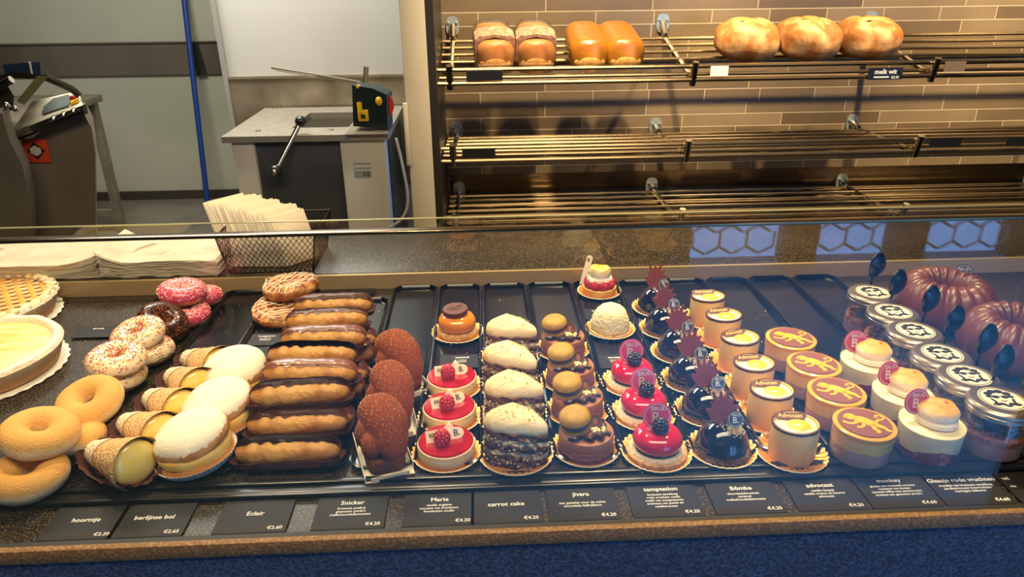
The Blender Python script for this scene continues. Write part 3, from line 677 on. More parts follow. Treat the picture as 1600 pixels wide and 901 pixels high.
mesh_side(lambda a, t: bpt(a, 0, t), 17); mesh_side(lambda a, t: bpt(a, 1, t), 17); mesh_side(lambda a, t: bpt(0, a, t), 12); mesh_side(lambda a, t: bpt(1, a, t), 12)
nsl = 26
pg = thing('paper_sleeve', None, None)
M().box((0, 0, .065), (.0016, .085, .135), bev=.0004).build('sleeve', pm('sleeve_paper', 'dccdb2', .7), pg)
M().box((0, -.0427, .065), (.0011, .0003, .12)).build('folded_edge', pm('sleeve_edge', 'c9cdd2', .7), pg)
for i in range(nsl):
    s_ = pg if i == 0 else dup(pg); t = i / (nsl - 1)
    s_.location = (bx0 + .030 + (bx1 - bx0 - .075) * t, by0 + .072 - .01 * t, ZR + .004); s_.rotation_euler = (RAD(0), RAD(-27 + 4 * t), RAD(rnd.uniform(-2, 2) - 42)); s_.scale = (1, 1, 1.06 - .3 * min(1, abs(t - .15)) + (.05 if i % 7 < 3 else 0))
    tag(s_, 'white paper sleeve leaning in the wire basket' if i not in (0, nsl - 1) else ('leftmost paper sleeve in the wire basket, sticking out highest' if i == 0 else 'rightmost paper sleeve in the wire basket, its flat face showing'), 'paper sleeve', 'paper sleeves in the wire basket')
# ------------------------------------------------------------------ pastries
def at(px, py, h=0, dz=.0013):                # base point seen at this pixel, h above the tray
    p = PZ(px, py, ZT + h); return Vector((p.x, p.y, ZT + h + dz))
def doily(R=.046, ribs=30):
    def f(th, r, z, k):
        e = max(0, (r - .028) / (R - .028)); q = cos(ribs * th)
        return r * (1 + .02 * q * e * e), z + .0010 * (1 + q) * e
    m = M().lathe([(0, 0), (.028, 0), (.034, .0002), (.040, .0012), (R - .001, .0030), (R, .0042), (R + .0004, .0046), (R - .0006, .0050), (.040, .0022), (.030, .0009), (0, .0007)], ribs * 6, f)
    return m
DO = doily()
_dm = None
rimm = pm('card_rim', 'f2e3c0', .6)
def add_doily(root, R=.046):
    global _dm
    k = 'doily%g' % R
    if k not in _tc:
        a = doily(R).build('doily', gold, root, ang=1.5)
        def f(th, r, z, q): return r * (1 + .02 * cos(30 * th)), z + .0010 * (1 + cos(30 * th))
        b = M().lathe([(R - .0004, .0040), (R + .0009, .0042), (R + .0009, .0050), (R - .0004, .0050)], 180, f, closed=True).build('rim', rimm, a)
        _tc[k] = (a.data, b.data)
    else:
        a = bpy.data.objects.new('doily', _tc[k][0]); COL.objects.link(a); a.parent = root
        b = bpy.data.objects.new('rim', _tc[k][1]); COL.objects.link(b); b.parent = a
    return a

# --- big tarts at the left, on white doilies
crust = ramp_z('tart_crust', [(0, 'b98656'), (.018, 'c99a68'), (.034, 'ecdcc0'), (.045, 'f4e8d2')], .7, 30, .004, .5, bs=120)
def tart(px, py, lab, kind):
    o = thing('fruit_tart', lab, 'tart', None, at(px, py, 0, -.0005)); R = .13
    def sc_(th, r, z, k): return r * (1 + .012 * cos(36 * th)), z
    M().lathe([(0, 0), (R - .004, 0), (R + .001, .0006), (R - .004, .0012), (0, .001)], 216, sc_).build('paper_doily', pm('doily_white', 'f0ebe0', .8), o)
    def cf(th, r, z, k):
        q = nz((cos(th) * 3, sin(th) * 3, z * 20), 1.5); w = .0035 * cos(th * 30) if k in (4, 5, 6) and kind == 'lattice' else 0
        return r * (1 + .015 * q) + w, z + .002 * q + (w * .6)
    M().lathe([(0, .002), (R - .020, .002), (R - .013, .004), (R - .004, .026), (R, .036), (R - .004, .042), (R - .013, .042), (R - .019, .036), (R - .021, .030), (0, .030)], 144, cf).build('crust', crust, o)
    if kind == 'lattice':
        M().lathe([(0, .0345), (.06, .0345), (R - .022, .0335), (R - .019, .031), (0, .031)], 60).build('filling', pm('jam_filling', '6b2c14', .35, '4f200e', 40), o)
        lt = M(); L_ = R - .020
        for k in range(-5, 6):
            for an in (.55, -.95):
                d = k * .021; h_ = math.sqrt(max(0, L_ ** 2 - d ** 2))
                if h_ < .02: continue
                lt.tube([(-h_, d, .035), (-h_ * .5, d, .0365), (0, d, .037), (h_ * .5, d, .0365), (h_, d, .035)], .0056, 8, Rz(an), flat=.55)
        lt.build('lattice', pm('lattice_pastry', 'eab152', .35, 'dc9838', 30, coat=.3), o)
        rr = M()
        for i in range(34):
            a = 2 * pi * i / 34; rr.sph(((R - .012) * cos(a), (R - .012) * sin(a), .041), (.009, .012, .006), 10, lambda d, s_=i: 1 + .2 * nz(d, 2, s_))
        rr.build('crimped_rim', pm('sugared_rim', 'f0dcb8', .75, 'e2bf8c', 50, bump=.4), o)
    else:
        M().lathe([(0, .037), (.05, .0368), (R - .03, .0362), (R - .018, .034), (0, .031)], 60, lambda th, r, z, k: (r, z + .0008 * nz((r * cos(th), r * sin(th), 0), 30))).build('filling', pm('custard_flan', 'ecc668', .3, 'f6e0a0', 14, coat=.3, stretch=(1, 5, 1)), o)
tart(-22, 497, 'lattice topped fruit tart at the left edge, behind the custard tart', 'lattice')
tart(-30, 578, 'custard tart with pale crust rim at the left edge, nearer than the lattice tart', 'flan')

# --- ring donuts
sugar_d = ramp_z('sugar_donut', [(-.022, 'd9a868'), (-.008, 'ecd29c'), (0, 'f0d8a6'), (.008, 'e2ad5e'), (.022, 'dfa552')], .75, 90, .002, .35, bs=420)
plain_d = ramp_z('plain_donut', [(-.02, 'b87436'), (-.004, 'e6c48c'), (.004, 'e8cc98'), (.02, 'c98a48')], .6, 60, .002, .2)
def donut_mesh(R=.0300, r=.0215, n=64, m=24, lo=0, hi=2 * pi, off=0, seed=0, wav=0):
    q = M(); rings = []
    K = m if hi - lo < 2 * pi - .01 else m
    P = []
    for i in range(n):
        th = 2 * pi * i / n; ring = []
        for k in range(K + (1 if hi - lo < 6.2 else 0)):
            ph = lo + (hi - lo) * k / K
            if wav: ph = lo + wav * nz((cos(th) * 2, sin(th) * 2, 3), 2.5, seed) + (hi - lo - wav * nz((cos(th) * 2, sin(th) * 2, 3), 2.5, seed) + wav * nz((cos(th) * 2, sin(th) * 2, 9), 2, seed)) * k / K
            g = 1 + .04 * nz((cos(th), sin(th), ph * .3), 1.6, seed)
            rr = R + (r + off) * cos(ph) * g; zz = (r + off) * .92 * sin(ph) * g
            ring.append((rr * cos(th), rr * sin(th), zz))
        P.append(ring)
    V = [[q.b.verts.new(p) for p in ring] for ring in P]; L_ = len(V[0])
    for i in range(n):
        a, b = V[i], V[(i + 1) % n]
        for k in range(L_ if hi - lo > 6.2 else L_ - 1): q.b.faces.new((a[k], b[k], b[(k + 1) % L_], a[(k + 1) % L_]))
    return q
def make_donut(name, icing=None, sprk=None, seed=0, nspr=260, sl=.0034):
    o = thing(name); donut_mesh(seed=seed).build('dough', sugar_d if not icing else plain_d, o, ang=3)
    if icing:
        donut_mesh(off=.0014, lo=RAD(-8), hi=RAD(200), wav=.35, seed=seed, n=96).build('icing', icing, o, ang=3)
        for ci, (mt, cnt) in enumerate(sprk):
            s_ = M(); rr = random.Random(seed * 7 + ci)
            for i in range(cnt):
                th = rr.uniform(0, 2 * pi); ph = rr.uniform(RAD(5), RAD(185)); g = 1 + .04 * nz((cos(th), sin(th), ph * .3), 1.6, seed); a = .0300 + .0231 * cos(ph) * g
                p = Vector((a * cos(th), a * sin(th), .0231 * .92 * sin(ph) * g)); nr = Vector((cos(ph) * cos(th), cos(ph) * sin(th), sin(ph)))
                mt_ = T(p) @ nr.to_track_quat('Z', 'Y').to_matrix().to_4x4() @ Rz(rr.random() * 3)
                s_.box((0, 0, 0), (sl, .0012, .0011), mt_)
            s_.build('sprinkles', mt, o, smooth=False, kind='stuff')
    return o
icw = pm('white_icing', 'efd6b2', .35, coat=.3); icp = pm('pink_icing', 'c84468', .3, coat=.4)
icc = pm('choc_icing', '2e120c', .25, coat=.4)
S_ = lambda n, c: pm(n, c, .5)
dp = make_donut('ring_donut', seed=1)
dw = make_donut('sprinkled_donut', icw, [(S_('sprinkle_red', 'c8351e'), 150), (S_('sprinkle_orange', 'dd9c10'), 230), (S_('sprinkle_blue', '4670a8'), 150), (S_('sprinkle_pink', 'c9506e'), 110)], 2)
dk = make_donut('pink_donut', icp, [(S_('coconut_flake', 'f6d9c2'), 620)], 3, sl=.0034)
dc = make_donut('chocolate_donut', icc, [(S_('nut_crumb', '9c5a30'), 420), (S_('nut_dark', '5a2c18'), 260)], 4, sl=.0030)
h1, h2 = .021, .056
def cen(px, py, h): p = PZ(px, py, ZT + h); return Vector((p.x, p.y, ZT + h))
spread(dp, [
    (cen(44, 742, .022), (RAD(4), RAD(3), .3), 'plain sugared ring donut nearest the front left corner, lowest of its pile'),
    (cen(108, 678, .026), (RAD(8), RAD(18), 1.2), 'plain sugared ring donut half hidden under another, at the right of its pile'),
    (cen(62, 676, .058), (RAD(10), RAD(-6), 2.0), 'plain sugared ring donut lying on top of two others'),
    (cen(140, 628, .040), (RAD(12), RAD(-14), .6), 'plain sugared ring donut at the back of its pile, touching the sprinkled ones')], 'plain ring donuts')
for o_ in list(COL.objects):
    if o_.name.startswith('ring_donut'): o_.scale = (.92, .92, .92)
spread(dw, [
    (cen(184, 588, .018), (0, 0, .3), 'lower sprinkled white donut of the front pair, mostly covered'),
    (cen(182, 562, .049), (RAD(6), RAD(-4), 1.3), 'upper sprinkled white donut of the front pair'),
    (cen(230, 548, .018), (RAD(3), RAD(2), 2.2), 'lower sprinkled white donut of the rear pair, showing only its right side'),
    (cen(216, 523, .048), (RAD(10), RAD(-8), .2), 'upper sprinkled white donut of the rear pair')], 'donuts with white icing and coloured sprinkles')
spread(dc, [(cen(255, 503, .034), (RAD(22), RAD(26), .4), 'dark chocolate donut with nut crumbs between the white and pink ones')])
spread(dk, [
    (cen(291, 490, .018), (RAD(2), RAD(6), .5), 'front lower pink iced donut, right of the chocolate donut'),
    (cen(312, 463, .022), (RAD(3), RAD(10), 1.7), 'rear right pink iced donut half hidden by the topmost one'),
    (cen(285, 456, .052), (RAD(4), RAD(-4), 2.5), 'topmost pink iced donut with coconut flakes, before the paper bags')], 'pink iced donuts')
for o_ in list(COL.objects):
    if o_.name.split('.')[0] in ('sprinkled_donut', 'pink_donut', 'chocolate_donut'): o_.scale = (.84, .84, .84)

# --- cream horns
hornm = pm('horn_pastry', 'd9a060', .75, 'ecca96', 220, bump=.7, bs=300)
sugarm = pm('horn_sugar', 'f0dfc0', .85, 'd9a868', 240, bump=.6, bs=350, lo=.5, hi=.7)
def make_horn():
    o = thing('cream_horn'); L_ = .112
    rg = []
    for k in range(42):
        t = k / 41; r = .0125 + .023 * t ** .85; r *= 1 + .035 * sin(t * 30); 
        if k == 0: r *= .5
        if k == 1: r *= .85
        ring = []
        for j in range(48):
            a = 2 * pi * j / 48; sh = 1 + .03 * sin(t * 32 + a) + .03 * nz((cos(a), sin(a), t * 6), 3)
            x_ = -.056 + L_ * t - .010 * (.5 + .5 * sin(a)) * t ** 3      # oblique mouth facing up and out
            ring.append((x_, r * sh * cos(a), .031 * (.45 + .55 * t) + r * sh * sin(a)))
        rg.append(ring)
    M().loops(rg, cap1=False).build('pastry_horn', hornm, o, ang=3)
    tip = [[(p[0] - .0006, p[1] * 1.03, .031 * .5 + (p[2] - .031 * .5) * 1.03) for p in r_] for r_ in rg[:15]]
    M().loops(tip, cap1=False).build('sugared_tip', sugarm, o, ang=3)
    M().sph((0, 0, 0), (.012, .0300, .0300), 32, lambda d: 1 + .05 * nz(d, 2), T((.041, 0, .0305)) @ Ry(-.15)).build('custard_filling', yel, o)
    # brown paper boat
    rg = []
    for k, (sx, sy, z) in enumerate(((.040, .020, .0006), (.050, .026, .001), (.060, .033, .010), (.066, .038, .019), (.0655, .0375, .019), (.058, .031, .010), (.048, .024, .0018))):
        rg.append([((sx + (.0015 * cos(j * 2.4) if k in (2, 3, 4, 5) else 0)) * math.copysign(abs(cos(2 * pi * j / 60)) ** .8, cos(2 * pi * j / 60)) + .004, (sy + (.0015 * cos(j * 2.4) if k in (2, 3, 4, 5) else 0)) * sin(2 * pi * j / 60), z + (.006 * nz((j * .4, 0, 0), 1) if k in (3, 4) else 0) - (.006 * cos(2 * pi * j / 60) if k in (3, 4) else 0)) for j in range(60)])
    M().loops(rg, cap1=True).build('paper_boat', brownpaper, o)
    return o
hp_ = make_horn(); sp_ = []
for (a, b, c, d, lab) in ((128, 697, 240, 735, 'cream horn nearest the front of its row'), (185, 655, 270, 690, 'second cream horn from the front'), (226, 617, 300, 650, 'third of the five cream horns, middle of the row'), (258, 581, 327, 618, 'fourth cream horn from the front'), (284, 556, 358, 580, 'cream horn at the back of its row')):
    p, q = PZ(a, b, ZT + .018), PZ(c, d, ZT + .03); dd = q - p; mid = (PZ(a, b, ZT + .016) + PZ(c, d, ZT + .03)) / 2
    sp_.append((Vector((mid.x, mid.y, ZT + .0013)), (0, 0, math.atan2(dd.y, dd.x) - .04), lab + ', in brown paper'))
spread(hp_, sp_, 'cream horns in a row')

# --- cream filled berliner buns
bun = ramp_z('bun_crust', [(0, 'd9a868'), (.012, 'b87a40'), (.02, 'c98c50')], .6, 40, .002, .3)
top_b = pm('powdered_bun', 'f4e8cf', .9, 'e2be8a', 26, bump=.15, bs=300, lo=.56, hi=.72, detail=6)
def make_bun():
    o = thing('cream_bun'); R = .050
    def pl(th, r, z, k): return r * (1 + (.02 * cos(56 * th) if k in (2, 3, 4) else 0)), z
    M().lathe([(0, .0004), (R * .78, .0004), (R * .96, .007), (R * 1.06, .016), (R * 1.05, .016), (R * .94, .008), (0, .002)], 224, pl).build('paper_case', pm('case_white', 'f2ecdc', .7), o, ang=1)
    def nf(th, r, z, k): q = nz((cos(th), sin(th), z * 30), 1.4); return r * (1 + .04 * q), z
    M().lathe([(0, .002), (R * .8, .003), (R * .97, .010), (R * .95, .018), (0, .019)], 60, nf).build('bottom_bun', bun, o)
    M().lathe([(0, .017), (R * .9, .0165), (R * .965, .023), (R * .95, .030), (R * .88, .036), (0, .034)], 72, lambda th, r, z, k: (r * (1 + .02 * nz((cos(th) * 3, sin(th) * 3, z * 60), 2)), z), Rx(RAD(-2))).build('custard_layer', pm('custard_pale', 'ffdc84', .35, 'ffcc58', 50), o)
    tm_ = T((0, .004, .033)) @ Rx(RAD(7))
    M().lathe([(0, -.001), (R * .85, -.002), (R * .98, .003), (R * 1.0, .008), (R * .95, .015), (R * .8, .0225), (R * .55, .028), (R * .28, .0305), (0, .031)], 72, nf, tm_).build('top_bun', pm('brown_bun', 'b9783e', .6, 'd09a5c', 40, bump=.2), o)
    M().lathe([(R * .965, .0115), (R * .955, .0155), (R * .81, .0235), (R * .56, .029), (R * .28, .0315), (0, .032)], 96, lambda th, r, z, k: (r * (1 + .04 * nz((cos(th), sin(th), z * 30), 1.4) + (.035 * nz((cos(th) * 6, sin(th) * 6, 1), 2) if k == 0 else 0)), z - (.0035 * abs(nz((cos(th) * 5, sin(th) * 5, 4), 2)) if k == 0 else 0)), tm_).build('powdered_sugar', top_b, o)
    return o
bp = make_bun()
spread(bp, [(at(313, 722), (RAD(3), RAD(-7), -.35), 'sugar dusted custard bun nearest the front, showing its yellow filling'),
            (at(352, 668), (RAD(3), RAD(-6), -.2), 'middle sugar dusted custard bun, behind the front one'),
            (at(378, 612), (RAD(2), RAD(-5), .3), 'rear sugar dusted custard bun, against the eclairs')], 'custard buns dusted with sugar')

# --- eclairs
choux = pm('choux', 'dda65a', .55, 'b87a38', 30, bump=.55, bs=90)
glz = pm('eclair_glaze', '74402e', .32, '7e4a38', 20, coat=.3)
def make_eclair():
    o = thing('eclair'); L_, W, Hh = .070, .0215, .020
    def cap(t): return max(0, 1 - abs(t) ** 5) ** .5
    def rg(z0, e0, zc, wmul, aa0, aa1, grow=0, wob=0):
        R_ = []
        for k in range(41):
            t = -1 + 2 * k / 40; t *= .999; c_ = max(cap(t), .05)
            ring = []
            for j in range(33):
                a = aa0 + (aa1 - aa0) * j / 32 + (wob * nz((t * 5, j // 16, 0), 1.6) if j in (0, 32) else 0)
                q = 1 + .07 * nz((t * 4, cos(a), sin(a)), 1.3, 2) 
                ring.append((t * (L_ + grow), (W * wmul * q * c_ + grow) * cos(a), zc + (Hh * c_ * q + grow) * sin(a)))
            R_.append(ring)
        return R_
    M().loops(rg(0, 0, .021, 1, 0, 2 * pi - .19)).build('choux_shell', choux, o, ang=3)
    g = M(); R_ = rg(0, 0, .021, 1, RAD(18), RAD(130), .0013, .25)
    V = [[g.b.verts.new(p) for p in r_] for r_ in R_]
    for a, b in zip(V, V[1:]):
        for j in range(32): g.b.faces.new((a[j], a[j + 1], b[j + 1], b[j]))
    bmesh.ops.solidify(g.b, geom=g.b.faces[:], thickness=.0012); g.build('chocolate_glaze', glz, o, ang=3)
    rr = []
    for k, (sx, sy, z) in enumerate(((.062, .016, .0004), (.070, .021, .003), (.075, .0245, .012), (.0745, .024, .0122), (.069, .0205, .004), (.060, .015, .0014))):
        rr.append([(sx * math.copysign(abs(cos(2 * pi * j / 96)) ** .35, cos(2 * pi * j / 96)), (sy + (.0008 * cos(j * 3.14)) * (k in (2, 3))) * math.copysign(abs(sin(2 * pi * j / 96)) ** .5, sin(2 * pi * j / 96)), z + .0015 * nz((j * .3, k, 0), 1)) for j in range(96)])
    M().loops(rr).build('paper_liner', brownpaper, o)
    return o
ep = make_eclair()
spots = [(at(452, 727), (RAD(-16), 0, .0), 'chocolate eclair nearest the front glass')]
spots.append((at(468, 681, .006), (RAD(-8), 0, .03), 'eclair directly behind the front one, second from the front glass'))
ends = ((549, 645), (562, 606), (571, 580), (579, 553), (584, 528))
for i, (a, b) in enumerate(ends):
    e_ = PZ(a, b, ZT + .02); spots.append((Vector((e_.x - .064, e_.y, ZT + .0013)), (0, 0, (-.12, .1, -.05, .08, 0)[i]), 'lower layer eclair whose end shows at the right, ' + ('nearest the front', 'second from the front', 'middle one', 'second from the back', 'farthest back')[i]))
ups = ((472, 640, 'third'), (487, 606, 'fourth'), (490, 578, 'fifth'), (508, 551, 'sixth'), (513, 523, 'seventh'), (523, 498, 'eighth and farthest'))
for i, (a, b, s_) in enumerate(ups):
    spots.append((at(a, b - 4, .034), (RAD((-14, -6, -16, -8, -14, -6)[i]), RAD((0, 2, 0, 0, -1, 0)[i]), (.06, .0, -.04, .0, .02, .03)[i]), s_ + ' eclair from the front in the upper layer'))
spread(ep, spots, 'chocolate eclairs')

# --- danish swirls
dan = pm('danish_pastry', '965220', .45, 'd8a264', 60, bump=.8, bs=70, coat=.2)
def make_danish(R=.054):
    o = thing('glazed_danish')
    def f(th, r, z, k): 
        sp2 = sin(r * 420 - th); e = nz((r * cos(th) * 3, r * sin(th) * 3, 0), 12)
        return r * (1 + .03 * nz((cos(th), sin(th), 0), 2)), z + ((.0030 * sp2 + .0045 * e) if z > .012 else 0)
    pr_ = [(0, .001), (R * .9, .001), (R, .010), (R * .98, .019)] + [(R * (.95 - .05 * i), .021 + .004 * sin(i / 18 * 3)) for i in range(18)] + [(0, .024)]
    M().lathe(pr_, 96, f).build('pastry', dan, o, ang=3)
    g = M()
    for i in range(9):
        y_ = -R * .85 + i * R * .21; h_ = math.sqrt(max(0, R * R - y_ * y_)) * .95
        g.tube([(-h_ + 2 * h_ * k / 10, y_ + .010 * nz((k, i * 3, 0), .7), .0275 + .002 * nz((k * .5, i, 2), 1) - (.006 if k in (0, 10) else 0)) for k in range(11)], .0012, 6, flat=.6, steps=3)
    g.build('icing_lines', pm('icing_sugar', 'f2dcc8', .4), o)
    return o
dn = make_danish()
spread(dn, [(at(441, 495), (RAD(6), 0, .3), 'round danish with white icing lines lying on the tray'),
            (at(457, 458, .030), (RAD(-6), 0, .9), 'glazed danish tilted against the rear edge, behind the other one')], 'glazed danish pastries')

# --- cocoa dusted bean cakes
cocoa = pm('cocoa_dust', '783206', .9, '964a0e', 380, bump=.15, bs=500, lo=.45, hi=.75)
speck = pm('gold_specks', 'd9a24a', .4, metal=.4)
def make_bean():
    o = thing('cocoa_bean_cake')
    path = [(.004, -.030, .030), (.006, -.012, .046), (.005, .010, .056), (.002, .030, .048), (.0, .040, .030)]
    b = M().tube([(.012, -.040, .020), (.010, -.028, .034), (.008, -.008, .050), (.004, .014, .056), (0, .034, .046), (0, .044, .026)], [.012, .022, .0285, .029, .026, .016], 32, steps=8)
    b.sph((.012, -.042, .018), (.011, .008, .010), 16).sph((0, .045, .024), (.016, .01, .013), 16)
    b.sph((-.018, -.022, .034), (.013, .016, .018), 20).sph((-.020, .004, .036), (.014, .020, .022), 20)
    ob = b.build('bean', cocoa, o, ang=3)
    rm_ = ob.modifiers.new('r', 'REMESH'); rm_.mode = 'VOXEL'; rm_.voxel_size = .0022; rm_.use_smooth_shade = True
    sm = ob.modifiers.new('s', 'SMOOTH'); sm.factor = .8; sm.iterations = 4
    dg = bpy.context.evaluated_depsgraph_get(); me = bpy.data.meshes.new_from_object(ob.evaluated_get(dg)); ob.modifiers.clear(); ob.data = me
    M().loops([[(p[0] * s_ + nz((i, z_ * 50, 0), 1.1) * .001, p[1] * s_, z_) for i, p in enumerate([(.026 * math.copysign(abs(cos(2 * pi * j / 40)) ** .4, cos(2 * pi * j / 40)), .045 * math.copysign(abs(sin(2 * pi * j / 40)) ** .4, sin(2 * pi * j / 40))) for j in range(40)])] for s_, z_ in ((.95, .002), (1, .006), (1, .016), (.94, .020))]).build('brownie_base', pm('brownie', '4a2214', .8, '6b3320', 120, bump=.9, bs=160), o)
    M().box((0, 0, .0008), (.064, .108, .0012)).box((-.0325, 0, .005), (.001, .108, .010)).box((.0325, 0, .006), (.001, .085, .012)).box((0, -.0545, .004), (.050, .001, .008)).build('card_tray', white_card, o, smooth=False)
    q = M(); rr = random.Random(5); me_ = ob.data
    for i in range(420):
        p = me_.polygons[rr.randrange(len(me_.polygons))]
        if p.normal.z < .1: continue
        q.box((0, 0, 0), (.0009, .0009, .0005), T(p.center + p.normal * .0002))
    q.build('gold_dust', speck, o, smooth=False, kind='stuff')
    return o
bn = make_bean()
spread(bn, [(at(599, 712), (0, 0, .30), 'cocoa dusted bean cake nearest the front, in its white card tray'),
            (at(612, 653), (0, 0, .22), 'middle cocoa dusted bean cake of the three'),
            (at(624, 597), (0, 0, .45), 'cocoa dusted bean cake at the back of its row')], 'cocoa dusted bean cakes')

# --- caramel dome
o = thing('caramel_dome_cake', 'shiny orange caramel dome on a biscuit with a brown disc on top', 'cake', None, at(715, 522)); add_doily(o)
M().lathe([(0, .001), (.034, .001), (.0365, .004), (.036, .011), (.034, .013), (0, .013)], 80, lambda th, r, z, k: (r * (1 + .012 * cos(40 * th)), z)).build('biscuit', shortb, o)
M().lathe([(0, .012), (.028, .012), (.0325, .016), (.0345, .024), (.033, .032), (.028, .038), (.018, .0415), (0, .0425)], 60).build('dome', pm('caramel_glaze', 'd98208', .08, coat=1), o)
q = M().lathe([(0, 0), (.022, 0), (.0225, .001), (.0225, .008), (.022, .009), (0, .009)], 48, mat=T((-.002, 0, .0425)) @ Ry(-.04) @ Rx(.05)); dsc = q.build('chocolate_disc', pm('disc_brown', '5e2f1e', .4), o)
M().stroke([(-.013, -.004), (-.006, .004), (0, .001), (.005, .007), (.012, .008)], .002, .0092, .0098, T((-.002, 0, .0425)) @ Ry(-.04) @ Rx(.05)).stroke([(-.009, -.008), (-.002, -.004), (.004, -.006), (.009, .001)], .0017, .0092, .0098, T((-.002, 0, .0425)) @ Ry(-.04) @ Rx(.05)).build('emblem', pm('emblem_dark', '2a120a', .5), dsc)

# --- fruit
def raspberry(c, r=.0105):
    m = M(); k = 0
    for lay in range(6):
        ph = -.75 + lay * .42; n = max(4, int(11 * cos(ph)))
        for i in range(n):
            a = 2 * pi * i / n + lay * .5; m.sph((c[0] + r * .75 * cos(ph) * cos(a), c[1] + r * .75 * cos(ph) * sin(a), c[2] + r * .95 * sin(ph)), r * .30, 10)
    m.sph(c, (r * .75, r * .75, r * .9), 12); return m
rasp = pm('raspberry', 'b8182c', .3, sss=.2, coat=.3); blackb = pm('blackberry', '1a0c1c', .2, coat=.5)
# --- raspberry glazed tarts
def make_marie():
    o = thing('raspberry_tart'); add_doily(o)
    M().lathe([(0, .001), (.037, .001), (.0385, .004), (.0395, .018), (.0385, .0215), (.0375, .022), (0, .022)], 72, lambda th, r, z, k: (r * (1 + .006 * nz((cos(th) * 4, sin(th) * 4, z * 50), 2)), z)).build('cream_base', ramp_z('tart_side', [(0, 'e0be7c'), (.016, 'f0dfae'), (.019, 'e6c088'), (.023, 'f0d4b4')], .55, 60, .001, .15), o)
    M().lathe([(0, .0215), (.036, .0215), (.0372, .023), (.036, .0245), (0, .0252)], 72).build('red_glaze', pm('red_jelly', '9c0c1c', .06, 'b01424', 60, coat=1), o)
    raspberry((-.004, -.010, .034), .0115).build('raspberry', rasp, o)
    pm_ = T((-.003, .002, .030)) @ Rz(.22) @ Rx(RAD(58))
    pts = [(-.024, -.007), (.019, -.007)] + [(.019 + .009 * sin(pi * i / 8), .001 - .008 * cos(pi * i / 8)) for i in range(9)] + [(-.024, .009)]
    pq = M().prism(pts, 0, .0014, pm_).build('chocolate_plaque', pm('white_choc', 'f2e4c8', .4), o)
    M().text('BRUD', .0075, pm_ @ T((-.010, .002, .0018))).text('B.', .012, pm_ @ T((.018, .001, .0018))).build('lettering', pm('plaque_ink', '4a3a2c', .5), pq, smooth=False)
    M().lathe([(0, 0), (.009, 0), (.0095, .002), (.007, .008), (.003, .014), (0, .018)], 24, mat=T((.004, .016, .0245))).build('meringue', pm('pink_meringue', 'f0c8b8', .6), o)
    return o
mp = make_marie()
spread(mp, [(at(698, 711), (0, 0, 0), 'raspberry glazed tart nearest the front'), (at(703, 655), (0, 0, .18), 'middle raspberry glazed tart, its plaque tilted'), (at(707, 607), (0, 0, -.12), 'rear raspberry glazed tart, next to the caramel dome')], 'raspberry tarts with white plaques')

# --- carrot cake slices
crumb_d = pm('dark_crumb', '4a2a1a', .95, '9a6a4c', 170, bump=1, bs=220, lo=.45, hi=.7)
crumb_c = pm('cream_layer', 'ecd6a8', .8, '9c7450', 120, bump=.8, bs=200, lo=.52, hi=.75)
frost = pm('frosting', 'f2e0b4', .65, 'e8d49c', 40, bump=.35, bs=120, sss=.1)
def make_slice():
    o = thing('carrot_cake_slice'); add_doily(o, .050)
    base = [(-.046, -.022), (-.034, -.032), (-.004, -.038), (.030, -.037), (.046, -.030), (.047, -.020), (.032, .006), (.010, .030), (.002, .034), (-.006, .031), (-.028, .006), (-.045, -.012)]
    # densify
    base = [(x * .90, y * (.86 if y < 0 else .46)) for x, y in base]; P = []
    for a, b in zip(base, base[1:] + base[:1]):
        n = max(1, int(math.hypot(b[0] - a[0], b[1] - a[1]) / .0022))
        for k in range(n): P.append((a[0] + (b[0] - a[0]) * k / n, a[1] + (b[1] - a[1]) * k / n))
    zs = [(.002, .020, 0), (.020, .027, 1), (.027, .037, 0), (.037, .045, 1), (.045, .056, 0)]
    for li, (a, b, kd) in enumerate(zs):
        rg = []
        for k in range(8):
            z = a + (b - a) * k / 7
            rg.append([(x * (1 + (.09 * nz((x * 110, y * 110, z * 160), 1, li)) - (.0 if kd == 0 else .02)) , y * (1 + .12 * nz((x * 110, y * 110, z * 160), 1, li + 9) - (.0 if kd == 0 else .03)), z + .0032 * nz((x * 45, y * 45, 0), 1, 3) + x * -.10) for x, y in P])
        M().loops(rg).build('sponge_layer' if kd == 0 else 'cream_layer', crumb_d if kd == 0 else crumb_c, o, ang=3)
    rg = []
    for sc2, z in ((.97, .054), (1.0, .057), (1.0, .064), (.93, .070), (.75, .075), (.4, .0785), (.1, .080)):
        rg.append([(x * sc2 * (1 + .03 * nz((x * 60, y * 60, z * 40), 1)), (y - .002) * sc2 * (1 + .03 * nz((x * 60, y * 60, z * 40), 1, 4)) + .002, z + .0025 * nz((x * sc2 * 50, y * sc2 * 50, 0), 1, 2) + x * -.10) for x, y in P])
    M().loops(rg).build('frosting', frost, o, ang=3)
    q = M(); rr = random.Random(3)
    for i in range(90):
        t = rr.random() ** .5; x, y = P[rr.randrange(len(P))]; x *= t * .85; y *= t * .85; e = max(abs(t) - .4, 0)
        q.box((x, y, .0795 - .012 * e ** 1.6 + x * -.10), (.0014, .001, .0008), None)
    q.build('green_crumbs', pm('pistachio', 'a8a24e', .7), o, smooth=False, kind='stuff')
    q = M()
    for i in range(170):
        x, y = P[rr.randrange(len(P))]; z = rr.uniform(.003, .05)
        q.sph((x * 1.0, y * 1.0, z), rr.uniform(.0012, .0028), 6, lambda d, s_=i: 1 + .4 * nz(d, 2, s_))
    q.build('loose_crumbs', pm('crumb_mix', '6a4a34', .9, 'e0cca4', 120), o, kind='stuff')
    return o
cp = make_slice()
